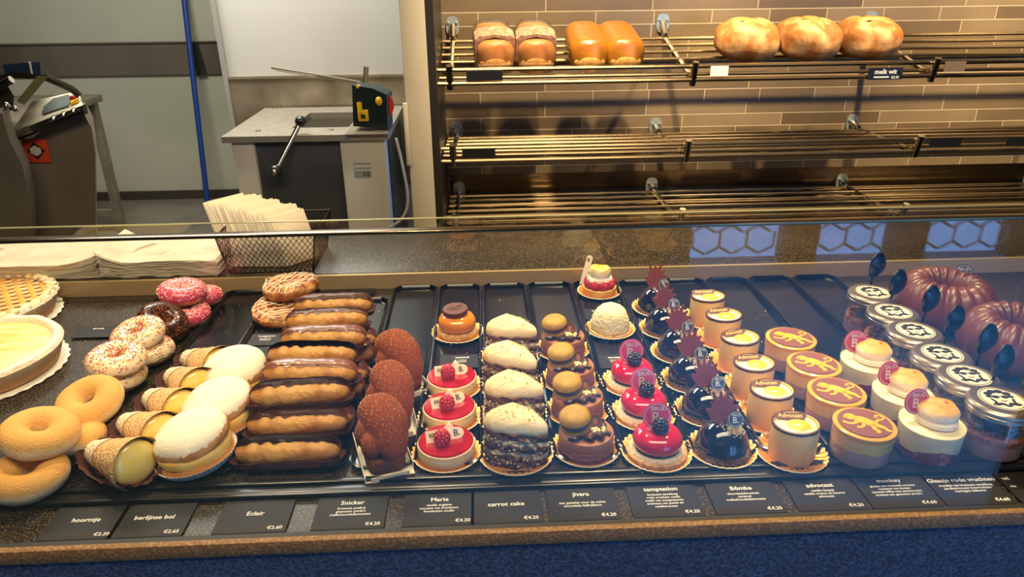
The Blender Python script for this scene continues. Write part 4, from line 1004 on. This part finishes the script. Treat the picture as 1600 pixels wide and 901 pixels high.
spread(cp, [(at(806, 712), (0, 0, -.05), 'layered carrot cake slice nearest the front'), (at(800, 655), (0, 0, .12), 'second layered carrot cake slice from the front'), (at(799, 606), (0, 0, -.18), 'third layered carrot cake slice from the front'), (at(797, 560), (0, 0, .1), 'layered carrot cake slice at the back of its row')], 'carrot cake slices')

# --- jivara: chocolate cake with macaron
def make_jiv():
    o = thing('macaron_chocolate_cake'); add_doily(o)
    M().lathe([(0, .001), (.037, .001), (.0385, .003), (.0385, .010), (.0365, .0115), (0, .0115)], 160, lambda th, r, z, k: (r * (1 + .010 * cos(40 * th) * (k in (2, 3))), z)).build('biscuit', pm('choc_biscuit', '6a3826', .75, '7c4630', 120, bump=.4, bs=200), o)
    M().lathe([(0, .011), (.036, .011), (.0375, .0125), (.0375, .018), (.0365, .019), (.0375, .020), (.0375, .029), (.036, .0315), (0, .032)], 72).build('mousse', pm('mousse_brown', '8c5430', .5, '96603a', 200, bump=.08, bs=400), o)
    mq = T((-.014, .006, .033)) @ Rx(RAD(8)) @ Ry(RAD(-6))
    mac = pm('macaron_shell', 'a07a0c', .6, 'b08a16', 90, bump=.15, bs=220)
    M().lathe([(0, .001), (.019, .001), (.0215, .003), (.0205, .008), (.015, .011), (0, .012)], 48, mat=mq).lathe([(0, .015), (.020, .015), (.0218, .018), (.021, .022), (.017, .0265), (.009, .0288), (0, .0293)], 48, mat=mq).build('macaron', mac, o)
    M().lathe([(.018, .0095), (.0212, .011), (.0208, .0155), (.018, .0165)], 48, lambda th, r, z, k: (r * (1 + .03 * nz((cos(th) * 8, sin(th) * 8, z * 90), 2)), z), mq, closed=True).build('macaron_filling', pm('ganache', '4a2e1e', .5), o)
    q = M().tube([(-.026, -.020, .033), (-.018, -.024, .035), (-.008, -.018, .033), (.002, -.026, .035), (.010, -.014, .034), (.016, -.024, .035), (.022, -.010, .034), (.031, -.014, .034)], [.0035, .0045, .0025, .0045, .003, .0045, .003, .003], 10, steps=4)
    q.tube([(.022, -.010, .034), (.024, .004, .036), (.018, .012, .036), (.026, .018, .034)], [.003, .004, .003, .003], 10, steps=4).build('chocolate_drizzle', choc, o)
    dq = T((.012, .004, .0425)) @ Rz(-.1) @ Rx(RAD(62))
    d_ = M().lathe([(0, 0), (.0095, 0), (.0098, .001), (.0095, .003), (.008, .0022), (0, .0022)], 32, mat=dq).build('chocolate_coin', milk, o)
    M().text('B', .011, dq @ T((0, 0, .0028))).build('lettering', gold, d_, smooth=False)
    q = M(); rr = random.Random(4)
    for i in range(12): q.sph((.006 + rr.uniform(0, .018), -.008 + rr.uniform(-.005, .004), .0355 + rr.uniform(0, .004)), rr.uniform(.0016, .0032), 8, lambda d, s_=i: 1 + .4 * nz(d, 2, s_))
    q.build('popcorn_bits', pm('popcorn', 'f0dfa0', .6), o)
    return o
jp = make_jiv()
spread(jp, [(at(915, 703), (0, 0, 0), 'macaron topped chocolate cake nearest the front'), (at(902, 645), (0, 0, .15), 'second macaron topped chocolate cake from the front'), (at(891, 597), (0, 0, -.1), 'third macaron topped chocolate cake from the front'), (at(879, 549), (0, 0, -.25), 'macaron topped chocolate cake at the back of its row')], 'macaron topped chocolate cakes')

# --- tartelette with raspberries and toasted meringue
toast = ramp_z('toasted_meringue', [(0, 'f6efe0'), (.045, 'f6ecd8'), (.054, 'f4d890'), (.060, 'e8a83c')], .45, 60, .004, .1)
o = thing('raspberry_meringue_tartlet', 'tartlet with raspberries and toasted meringue at the back of its tray', 'tartlet', None, at(936, 458)); add_doily(o, .043)
M().lathe([(0, .001), (.031, .001), (.0325, .003), (.034, .016), (.033, .017), (.031, .0165), (.030, .013), (0, .013)], 64).build('pastry_shell', pm('yellow_pastry', 'ecc364', .6, 'e2b04c', 60, bump=.2), o)
for i in range(9):
    a = 2 * pi * i / 9; raspberry((.0235 * cos(a), .0235 * sin(a), .0225), .0095).build('raspberry', rasp, o)
M().lathe([(0, .028), (.021, .028), (.0255, .031), (.024, .036), (.0205, .038), (.0215, .043), (.022, .050), (.019, .056), (.010, .059), (0, .058)], 48, lambda th, r, z, k: (r * (1 + .06 * nz((cos(th) * 2, sin(th) * 2, z * 60), 1.3)), z + .003 * nz((cos(th), sin(th), 5), 1.5) * (k > 6))).build('meringue', toast, o)
sm_ = T((-.026, .012, .045)) @ Rz(-.1) @ Ry(RAD(14)) @ Rx(RAD(80))
pts = [(-.006, -.03), (.006, -.03)] + [(.006 * cos(pi * i / 10), .026 + .006 * sin(pi * i / 10)) for i in range(11)]
tg = M().prism(pts, 0, .0012, sm_).build('name_stick', pm('stick_white', 'f2ecdc', .5), o)
M().text('B.', .010, sm_ @ T((0, .022, .0016))).build('lettering', blackm, tg, smooth=False)
# --- bumpy cream dome
o = thing('cream_dome_cake', 'bumpy pale cream dome on a gold doily behind the red glazed cakes', 'cake', None, at(953, 517)); add_doily(o, .044)
M().lathe([(0, .001), (.036, .001), (.037, .005), (.034, .007), (0, .007)], 48).build('biscuit', pm('pale_biscuit', 'ecd288', .7), o)
M().lathe([(0, .005)] + [(.0355 * cos(i * pi / 26) ** .75, .006 + .046 * sin(i * pi / 26)) for i in range(13)] + [(0, .053)], 72, lambda th, r, z, k: (r * (1 + .05 * nz((cos(th) * r * 120, sin(th) * r * 120, z * 120), 1)), z + .0022 * nz((cos(th) * r * 140, sin(th) * r * 140, z * 90), 1, 5))).build('dome', pm('nutty_cream', 'f2e6b8', .6, 'dcb67c', 90, bump=.8, bs=220, lo=.58, hi=.7), o, ang=3)

# --- temptation: red glazed, blackberry
redgl = pm('red_mirror', 'c0082e', .06, coat=1); pinkd = pm('pink_disc', 'cc2f5a', .3, coat=.3)
def disc_sign(o, c, r, mat_d, mat_t, tilt=75, rz=0, name='logo_disc', second='B.'):
    q = T(c) @ Rz(rz) @ Rx(RAD(tilt))
    d_ = M().lathe([(0, 0), (r, 0), (r, .0015), (0, .0015)], 40, mat=q).build(name, mat_d, o)
    t_ = M().text('BRUD', r * .42, q @ T((r * .12, r * .52, .0019))).text(second, r * 1.05, q @ T((0, -r * .12, .0019)))
    t_.lathe([(r * .84, .0016), (r * .89, .0016), (r * .89, .0019), (r * .84, .0019)], 40, mat=q, closed=True)
    t_.build('lettering', mat_t, d_, smooth=False); return d_
silver = pm('pale_print', 'd9c9c0', .4, metal=.2)
def make_temp():
    o = thing('red_blackberry_cake'); add_doily(o, .0465)
    M().lathe([(0, .001), (.040, .001), (.0415, .004), (.041, .009), (.038, .011), (0, .011)], 96, lambda th, r, z, k: (r * (1 + .02 * nz((cos(th) * 8, sin(th) * 8, z * 200), 1)), z)).build('shortbread', shortb, o)
    M().lathe([(.029, .0112), (.0375, .0108), (.036, .0128), (.030, .0135)], 96, lambda th, r, z, k: (r * (1 + .03 * nz((cos(th) * 12, sin(th) * 12, 3), 1)), z), closed=True).build('coconut_ring', pm('coconut', 'f2e6cc', .85, 'd9c09a', 300, bump=.8, bs=350), o)
    M().lathe([(0, .0125), (.029, .0125), (.0305, .015), (.029, .018), (0, .018)], 48).build('chocolate_base', choc, o)
    M().lathe([(0, .016), (.027, .016), (.0315, .019), (.0335, .026), (.032, .033), (.026, .039), (.018, .0415), (.010, .0405), (0, .039)], 64).build('red_glaze', redgl, o)
    raspberry((.001, -.008, .050), .0112).build('blackberry', blackb, o)
    M().sph((.012, -.004, .041), (.005, .004, .003), 10).sph((-.012, -.002, .041), (.004, .004, .003), 10).build('petal', pm('petal_pink', 'd86078', .4), o)
    disc_sign(o, (-.002, .006, .058), .0195, pinkd, silver, 78, .06)
    return o
tp = make_temp()
spread(tp, [(at(1025, 710), (0, 0, -.06), 'red glazed blackberry cake nearest the front'), (at(1004, 651), (0, 0, .04), 'middle red glazed blackberry cake'), (at(986, 602), (0, 0, .0), 'rear red glazed blackberry cake, before the cream dome')], 'red glazed blackberry cakes')

# --- bombe: dark domes
dome_m = pm('dark_mirror', '120808', .1, coat=1); comb_m = pm('comb_chocolate', '7d3626', .5)
seed_m = pm('grey_crumbs', 'a8926e', .5, 'd9c8a6', 300)
def make_bombe():
    o = thing('dark_chocolate_dome'); add_doily(o, .0455)
    M().lathe([(0, .001), (.037, .001), (.039, .004), (.038, .007), (0, .007)], 60, lambda th, r, z, k: (r * (1 + .02 * nz((cos(th) * 9, sin(th) * 9, z * 100), 1)), z)).build('crumb_base', pm('dark_nibs', '3a2014', .6, '7a5232', 160, bump=.8, bs=250), o)
    M().lathe([(0, .005)] + [(.0365 * cos(i * pi / 28), .006 + .042 * sin(i * pi / 28)) for i in range(14)] + [(0, .048)], 64).build('dome', dome_m, o)
    q = M(); rr = random.Random(9)
    for i in range(230):
        a, b = rr.gauss(0, .26), rr.gauss(0, .22); th = a + .1; d = Vector((sin(th) * .9 + .22, -.30 + b, 1)).normalized(); p = Vector((d.x * .0372, d.y * .0372, .006 + d.z * .0426))
        q.box((0, 0, 0), (.0021, .0013, .0012), T(p) @ Matrix.Rotation(rr.random() * 3, 4, (1, .5, .3)))
    q.build('sprinkled_crumbs', seed_m, o, smooth=False, kind='stuff')
    pts = [(-.008, -.018), (.005, -.018), (.014, -.010)]
    n = 8
    for i in range(n):
        a = RAD(-20 + 190 * i / (n - 1)); r1 = .024 + .004 * (i % 2) + (.003 if 2 <= i <= 5 else 0); r0_ = .016
        pts += [(r0_ * .9 * cos(a - .12), r0_ * sin(a - .12) + .002), (r1 * .78 * cos(a - .05), r1 * sin(a - .05) + .002), (r1 * .78 * cos(a + .06), r1 * sin(a + .06) + .002)]
    pts += [(-.016, -.008)]
    # fan mesh with depth
    cmx = T((-.003, .004, .060)) @ Rz(-.12) @ Ry(RAD(-8)) @ Rx(RAD(74))
    M().prism(pts, 0, .0018, cmx).build('chocolate_comb', comb_m, o, smooth=False)
    disc_sign(o, (.010, -.008, .056), .0108, pm('medal_grey', '4c5258', .3, metal=.3), pm('medal_print', 'e6e2d6', .4), 70, -.1, 'medallion')
    return o
bo = make_bombe()
ord_ = ['nearest the front', 'second from the front', 'third from the front', 'fourth from the front', 'second from the back', 'at the back of its row']
spread(bo, [(at(*c), (0, 0, r_), 'dark shiny chocolate dome with a comb, ' + s_) for c, r_, s_ in zip(((1127, 705), (1102, 646), (1078, 597), (1059, 554), (1038, 517), (1025, 484)), (.05, .1, -.05, .0, .12, -.1), ord_)], 'dark chocolate domes')

# --- advocaat cylinders
adv_s = ramp_z('advocaat_side_glow', [(0, 'fac038'), (.02, 'f6c45c'), (.05, 'f2cc7c')], .4, 40, .002, 0)  # glow of light through the wall painted in, deeper yellow toward the base
def make_adv():
    o = thing('advocaat_cylinder_cake'); add_doily(o)
    R, Z_ = .0305, .050
    M().lathe([(0, .001), (R - .001, .001), (R, .003), (R, Z_ - .001), (R - .0008, Z_ + .002), (R - .003, Z_ + .002), (R - .003, Z_ - .004), (0, Z_ - .004)], 120, lambda th, r, z, k: (r * (1 + .004 * cos(40 * th) * (k in (1, 2, 3))), z + (.0022 * sin(th + 2.6) if k in (3, 4, 5) else 0))).build('white_chocolate_wall', adv_s, o)
    M().lathe([(R - .0022, Z_), (R + .0004, Z_ - .0008), (R + .0007, Z_ + .0022), (R - .002, Z_ + .0028)], 160, lambda th, r, z, k: (r, z + .0022 * sin(th + 2.6) - (.0012 * (cos(50 * th) > 0) if k == 1 else 0)), closed=True).build('chocolate_rim', pm('rim_choc', '4a2018', .4), o)
    M().lathe([(0, Z_ - .005), (R - .0035, Z_ - .005), (R - .004, Z_ - .001), (.02, Z_ + .001), (0, Z_ + .001)], 48, lambda th, r, z, k: (r, z + .0012 * nz((r * cos(th) * 80, r * sin(th) * 80, 0), 1))).build('cream', pm('light_cream', 'f6eab4', .4, sss=.1), o)
    M().sph((.002, -.005, Z_ - .001), (.0165, .014, .0065), 28, lambda d: 1 + .03 * nz(d, 3)).build('advocaat', pm('advocaat_yellow', 'f4cc34', .25, sss=.1, coat=.4), o)
    q = T((-.006, .010, Z_ + .004)) @ Rz(.05) @ Rx(RAD(30))
    t_ = M().prism([(.022 * math.copysign(abs(cos(2 * pi * i / 28)) ** .7, cos(2 * pi * i / 28)), .0055 * math.copysign(abs(sin(2 * pi * i / 28)) ** .7, sin(2 * pi * i / 28)) + .002 * cos(2 * pi * i / 28) ** 2) for i in range(28)], 0, .0012, q).build('name_tag', pm('tag_brown', '6a3c30', .4), o)
    M().text('Advocaat', .0085, q @ T((0, .001, .0015))).build('lettering', pm('tag_gold', 'ecc95a', .4), t_, smooth=False)
    return o
ad = make_adv()
spread(ad, [(at(*c), (0, 0, r_), 'pale advocaat cylinder cake with dark rim, ' + s_) for c, r_, s_ in zip(((1235, 711), (1199, 656), (1172, 612), (1151, 570), (1126, 533), (1102, 502)), (-.15, -.05, .05, .25, .1, .0), ord_)], 'advocaat cylinder cakes')

# --- monkey glasses
def cup(o, R, Hc, name='glass_cup', m_=None):
    M().lathe([(0, .0), (R - .002, .0), (R, .002), (R + .0022, Hc), (R + .0008, Hc), (R - .0014, .0028), (R - .003, .0016), (0, .0016)], 64).build(name, m_ or cupg, o)
def make_monkey():
    o = thing('monkey_glass_dessert'); R = .039; cup(o, R, .050)
    M().lathe([(0, .002), (R - .0034, .002), (R - .0018, .0035), (R - .0006, .024), (0, .024)], 64, lambda th, r, z, k: (r, z + (.0022 * nz((cos(th) * 2, sin(th) * 2, 0), 1) if k == 3 else 0))).build('mousse_layer', pm('taupe_mousse', 'b48a78', .55, 'c09a88', 40), o)
    M().lathe([(0, .0245), (R - .0006, .0245), (R + .0004, .042), (0, .042)], 64, lambda th, r, z, k: (r, z + (.0022 * nz((cos(th) * 2, sin(th) * 2, 0), 1) if k == 1 else 0))).build('custard_layer', pm('banana_cream', 'f2cc5a', .5), o)
    M().lathe([(0, .0422), (R + .0002, .0422), (R + .0006, .0485), (R - .001, .0495), (0, .0495)], 64).build('caramel_layer', pm('caramel_jelly', 'e6a83a', .15, coat=.5), o)
    dd = M().lathe([(0, .0494), (.0332, .0494), (.0337, .0503), (.0332, .0512), (0, .0512)], 56).build('chocolate_disc', pm('disc_mauve', '7d463a', .45), o)
    FS = S(1.22, 1.22, 1); q = M(); z0, z1 = .0513, .0517
    q.stroke([(-.010, .006), (-.002, .004), (.006, -.002), (.012, -.006)], [.010, .013, .012, .008], z0, z1)      # body
    q.disc((-.013, .010), .0068, .0058, z0, z1); q.disc((-.0185, .009), .003, .0025, z0, z1, 16)                    # head, muzzle
    q.stroke([(-.008, .001), (-.014, -.003), (-.021, -.002), (-.024, .001)], [.005, .0035, .003, .004], z0, z1)
    q.stroke([(-.002, .000), (-.004, -.007), (-.009, -.010), (-.012, -.009)], [.005, .0035, .003, .004], z0, z1)
    q.stroke([(.008, -.004), (.006, -.012), (.010, -.017), (.006, -.019)], [.007, .0045, .0035, .003], z0, z1)
    q.stroke([(.012, -.006), (.018, -.010), (.020, -.015), (.024, -.015)], [.007, .0045, .0035, .003], z0, z1)
    q.stroke([(.010, -.002), (.016, .004), (.022, .006), (.024, .011), (.019, .014), (.015, .011), (.018, .009)], [.004, .0025, .0022, .0022, .002, .002, .002], z0, z1)
    fg = q.build('monkey_figure', pm('figure_orange', 'f6b01a', .4), dd); fg.scale = (1.15, 1.22, 1)
    return o
mk = make_monkey()
o4 = ['nearest the front', 'second from the front', 'third from the front', 'at the back of its row']
spread(mk, [(at(*c), (0, 0, -.12 + r_), 'glass dessert with orange monkey on brown disc, ' + s_) for c, r_, s_ in zip(((1340, 710), (1298, 657), (1264, 612), (1229, 570)), (0, .04, -.05, .1), o4)], 'monkey glass desserts')

# --- red fruit glasses
def make_fruit():
    o = thing('red_fruit_glass_dessert'); R = .0395; cup(o, R, .049)
    fm = pm('red_fruit', '8a1c34', .35, 'd98a7c', 90, lo=.48, hi=.72)
    M().lathe([(0, .002), (R - .0034, .002), (R - .0018, .0035), (R - .0008, .019), (0, .019)], 72, lambda th, r, z, k: (r, z + (.005 * sin(th * 3 + .6) + .002 * nz((cos(th) * 6, sin(th) * 6, 0), 1) if k >= 3 else 0))).build('fruit_layer', fm, o)
    M().lathe([(0, .0195), (R - .0008, .0195), (R + .0008, .046), (R - .002, .0475), (0, .0475)], 72, lambda th, r, z, k: (r, z + (.005 * sin(th * 3 + .6) + .002 * nz((cos(th) * 6, sin(th) * 6, 0), 1) if k <= 1 else 0))).build('cream_layer', pm('pale_cream', 'f0e2b0', .4, sss=.1), o)
    tm2 = ramp_z('toasted_top', [(0, 'f6ecdc'), (.064, 'f6e6cc'), (.0715, 'eebc58'), (.078, 'd98a20')], .5, 70, .003, .1) if 'toasted_top' not in MATS else MATS['toasted_top']
    M().lathe([(0, .047), (.020, .047), (.0265, .050), (.0265, .055), (.0235, .058), (.0255, .062), (.0255, .067), (.021, .073), (.012, .076), (0, .0765)], 56, lambda th, r, z, k: (r * (1 + .05 * nz((cos(th), sin(th), z * 40), 1.5)), z + .0025 * nz((cos(th) * 1.5, sin(th) * 1.5, 2), 1) * (k > 5)), T((.004, .0, 0))).lathe([(0, .072), (.006, .073), (.003, .081), (0, .084)], 14, mat=T((.004, .002, -.003)) @ Ry(.10)).build('meringue', tm2, o)
    disc_sign(o, (-.020, .012, .072), .018, pm('red_disc', 'b81e3c', .3, coat=.3), silver, 78, .1)
    return o
fr = make_fruit()
spread(fr, [(at(1444, 705), (0, 0, 0), 'red fruit glass with toasted meringue nearest the front'), (at(1400, 655), (0, 0, .12), 'middle red fruit glass with toasted meringue'), (at(1348, 604), (0, 0, -.15), 'rear red fruit glass with toasted meringue')], 'red fruit glasses with meringue')

# --- jars and spoons
lidm = pm('lid_metal', 'a39684', .3, metal=.9)
def make_jar():
    o = thing('dessert_jar'); R = .040; Hj = .074
    M().lathe([(0, 0), (R - .004, 0), (R, .004), (R, Hj - .012), (R - .004, Hj - .004), (R - .004, Hj), (R - .0055, Hj), (R - .0055, Hj - .005), (R - .0016, Hj - .013), (R - .0016, .005), (R - .005, .002), (0, .002)], 64).build('glass_body', cupg, o)
    M().lathe([(0, .0025), (R - .005, .0025), (R - .0022, .005), (R - .0022, .024), (0, .024)], 64).build('mousse', pm('jar_mousse', '8a6252', .55, '94705f', 60), o)
    q = M().lathe([(.012, .0242), (R - .0024, .0242), (R - .0026, .033), (R - .008, .035), (.018, .030)], 72, lambda th, r, z, k: (r * (1 + .02 * nz((cos(th) * 9, sin(th) * 9, z * 200), 1)), z + .002 * nz((cos(th) * r * 300, sin(th) * r * 300, 0), 1) * (k > 1)), closed=True)
    rr = random.Random(2)
    for i in range(80):
        a = rr.random() * 6.28; r_ = rr.uniform(.018, .034); q.sph((r_ * cos(a), r_ * sin(a), .034), rr.uniform(.0018, .004), 6, lambda d, s_=i: 1 + .5 * nz(d, 2, s_))
    q.build('crumble', pm('jar_crumble', '7a4630', .85, '9a6448', 150, bump=.6, bs=250), o, kind='stuff')
    M().lathe([(0, Hj + .004), (.030, Hj + .004), (R - .003, Hj + .0035), (R - .0008, Hj + .002), (R + .001, Hj), (R + .001, Hj - .004), (R - .0, Hj - .005), (R + .001, Hj - .006), (R + .001, Hj - .011), (R, Hj - .012), (R - .001, Hj - .011), (R - .001, Hj + .000), (0, Hj + .002)], 96, lambda th, r, z, k: (r * (1 + .004 * cos(70 * th) * (k in (7, 8))), z)).build('lid', lidm, o, ang=.5)
    z0 = Hj + .0043; lb = M().lathe([(0, z0), (.028, z0), (.028, z0 + .0004), (0, z0 + .0004)], 48).build('lid_label', pm('label_cream', 'ecdcba', .5), o)
    z1 = z0 + .0007; q = M().lathe([(.0255, z1 - .0004), (.0265, z1 - .0004), (.0265, z1), (.0255, z1)], 48, closed=True)
    for a, b, r_ in ((-.012, .012, .0055), (-.005, .017, .0055), (.004, .0175, .0055), (.012, .012, .0055), (-.014, .005, .004), (.014, .005, .004)): q.disc((a, b), r_, r_ * .8, z1 - .0003, z1, 14)
    q.disc((-.006, .004), .0048, .0036, z1 - .0003, z1, 18); q.disc((.006, .004), .0048, .0036, z1 - .0003, z1, 18); q.stroke([(-.014, .006), (0, .0048), (.014, .006)], .0012, z1 - .0003, z1)
    q.stroke([(-.004, -.005), (0, -.0065), (.004, -.005)], .0016, z1 - .0003, z1)
    q.stroke([(-.014, .0), (-.012, -.010), (-.018, -.015)], [.003, .004, .003], z1 - .0003, z1); q.stroke([(.014, .0), (.012, -.010), (.018, -.015)], [.003, .004, .003], z1 - .0003, z1)
    q.stroke([(-.015, -.016), (-.006, -.013), (0, -.0185), (.006, -.013), (.015, -.016)], [.004, .006, .004, .006, .004], z1 - .0003, z1)
    q.build('face_print', pm('print_black', '18120f', .5), lb, smooth=False)
    return o
jr = make_jar(); lids = ((1565, 624), (1514, 587), (1472, 553), (1430, 517), (1396, 487), (1364, 457))
jpos = [PZ(a, b, ZT + .0785) for a, b in lids]
spread(jr, [(Vector((p.x, p.y, ZT + .0013)), (0, 0, -.1 + .03 * i), 'screw-top dessert jar with a face printed on its lid, ' + ord_[i]) for i, p in enumerate(jpos)], 'screw-top dessert jars')
def make_spoon():
    o = thing('plastic_spoon')
    rg = []
    for k in range(23):
        t = .5 - .5 * cos(pi * k / 22); z = .088 + .047 * t; w_ = .0155 * math.sin(pi * (.03 + .945 * t)) ** .5 * (1.0 + .04 * t)
        rg.append([(w_ * cos(2 * pi * j / 24), -.0055 * math.sin(pi * (.05 + .9 * t)) + .0042 * sin(2 * pi * j / 24) * (w_ / .0150), z) for j in range(24)])
    M().loops(rg).build('bowl', blackp, o, ang=3)
    M().tube([(0, .0, .001), (0, 0, .05), (0, -.001, .090)], [.0028, .0026, .0022], 10, flat=.5).build('handle', blackp, o)
    return o
so = make_spoon(); bw = ((1546, 575), (1528, 541), (1474, 508), (1442, 478), (1387, 450), (1360, 424)); ss = []
for i, (a, b) in enumerate(bw):
    j = jpos[i] if i != 1 else jpos[1]; Y_ = j.y + .0455
    q = PY(a, b, Y_); 
    ss.append((Vector((q.x, Y_, q.z - .116 if q.z - .116 > ZT else ZT + .0013)), (0, RAD(4 if i % 2 else 7), .1), 'black plastic spoon standing behind a dessert jar, ' + ord_[i]))
spread(so, ss, 'black spoons behind the jars')

# --- bundt cakes
def make_bundt():
    o = thing('bundt_cake'); n = 144
    prof_ = [(.030, .002), (.085, .002), (.094, .010), (.0965, .028), (.092, .052), (.080, .072), (.064, .083), (.050, .084), (.038, .076), (.031, .062), (.028, .040)]
    def f(th, r, z, k):
        c_ = abs(cos(th * 9 + z * 9)) ** .8; e = min(1, z / .03)
        return r * (1 + (.065 * (c_ - .5)) * e * (1 if k < 7 else -.6)), z + (.006 * (c_ - .5) if 4 <= k <= 8 else 0)
    M().lathe([(a, b) for a, b in prof_], n, f, closed=True).build('cake', pm('bundt_glaze', '5c2a12', .36, '6c361a', 20, coat=.2, bump=.12, bs=90), o, ang=3)
    return o
bu = make_bundt()
spread(bu, [(at(1468, 497), (0, 0, .2), 'large glossy fluted chocolate bundt cake, the farther of two'), (at(1578, 562), (0, 0, .5), 'large glossy fluted chocolate bundt cake, nearer and cut by the right edge')], 'fluted chocolate bundt cakes')
for o_ in list(COL.objects):
    if o_.name.startswith('bundt_cake'): o_.scale = (.87, .87, .95)
grey_d = pm('sign_grey', '3c4044', .4)
for (a, b), yy_, lab in (((1503, 429), PZ(1468, 497).y + .038, 'small round logo sign stuck into the farther bundt cake'), ((1603, 492), PZ(1578, 562).y + .04, 'small round logo sign at the right edge, stuck into the nearer bundt cake')):
    p = PY(a, b, yy_); o = thing('logo_sign', lab, 'sign', None, (p.x, p.y, ZT + (.066 if a < 1700 else .0013))); h_ = p.z - o.location.z
    M().tube([(0, .004, 0), (0, .004, h_)], .0012, 8).lathe([(0, 0), (.010, 0), (.010, .002), (0, .003)], 20).build('stick', steel_d, o)
    disc_sign(o, (0, .001, h_), .0205, grey_d, pm('medal_print', 'e6e2d6', .4), 84, 0)
bpy.context.view_layer.update()
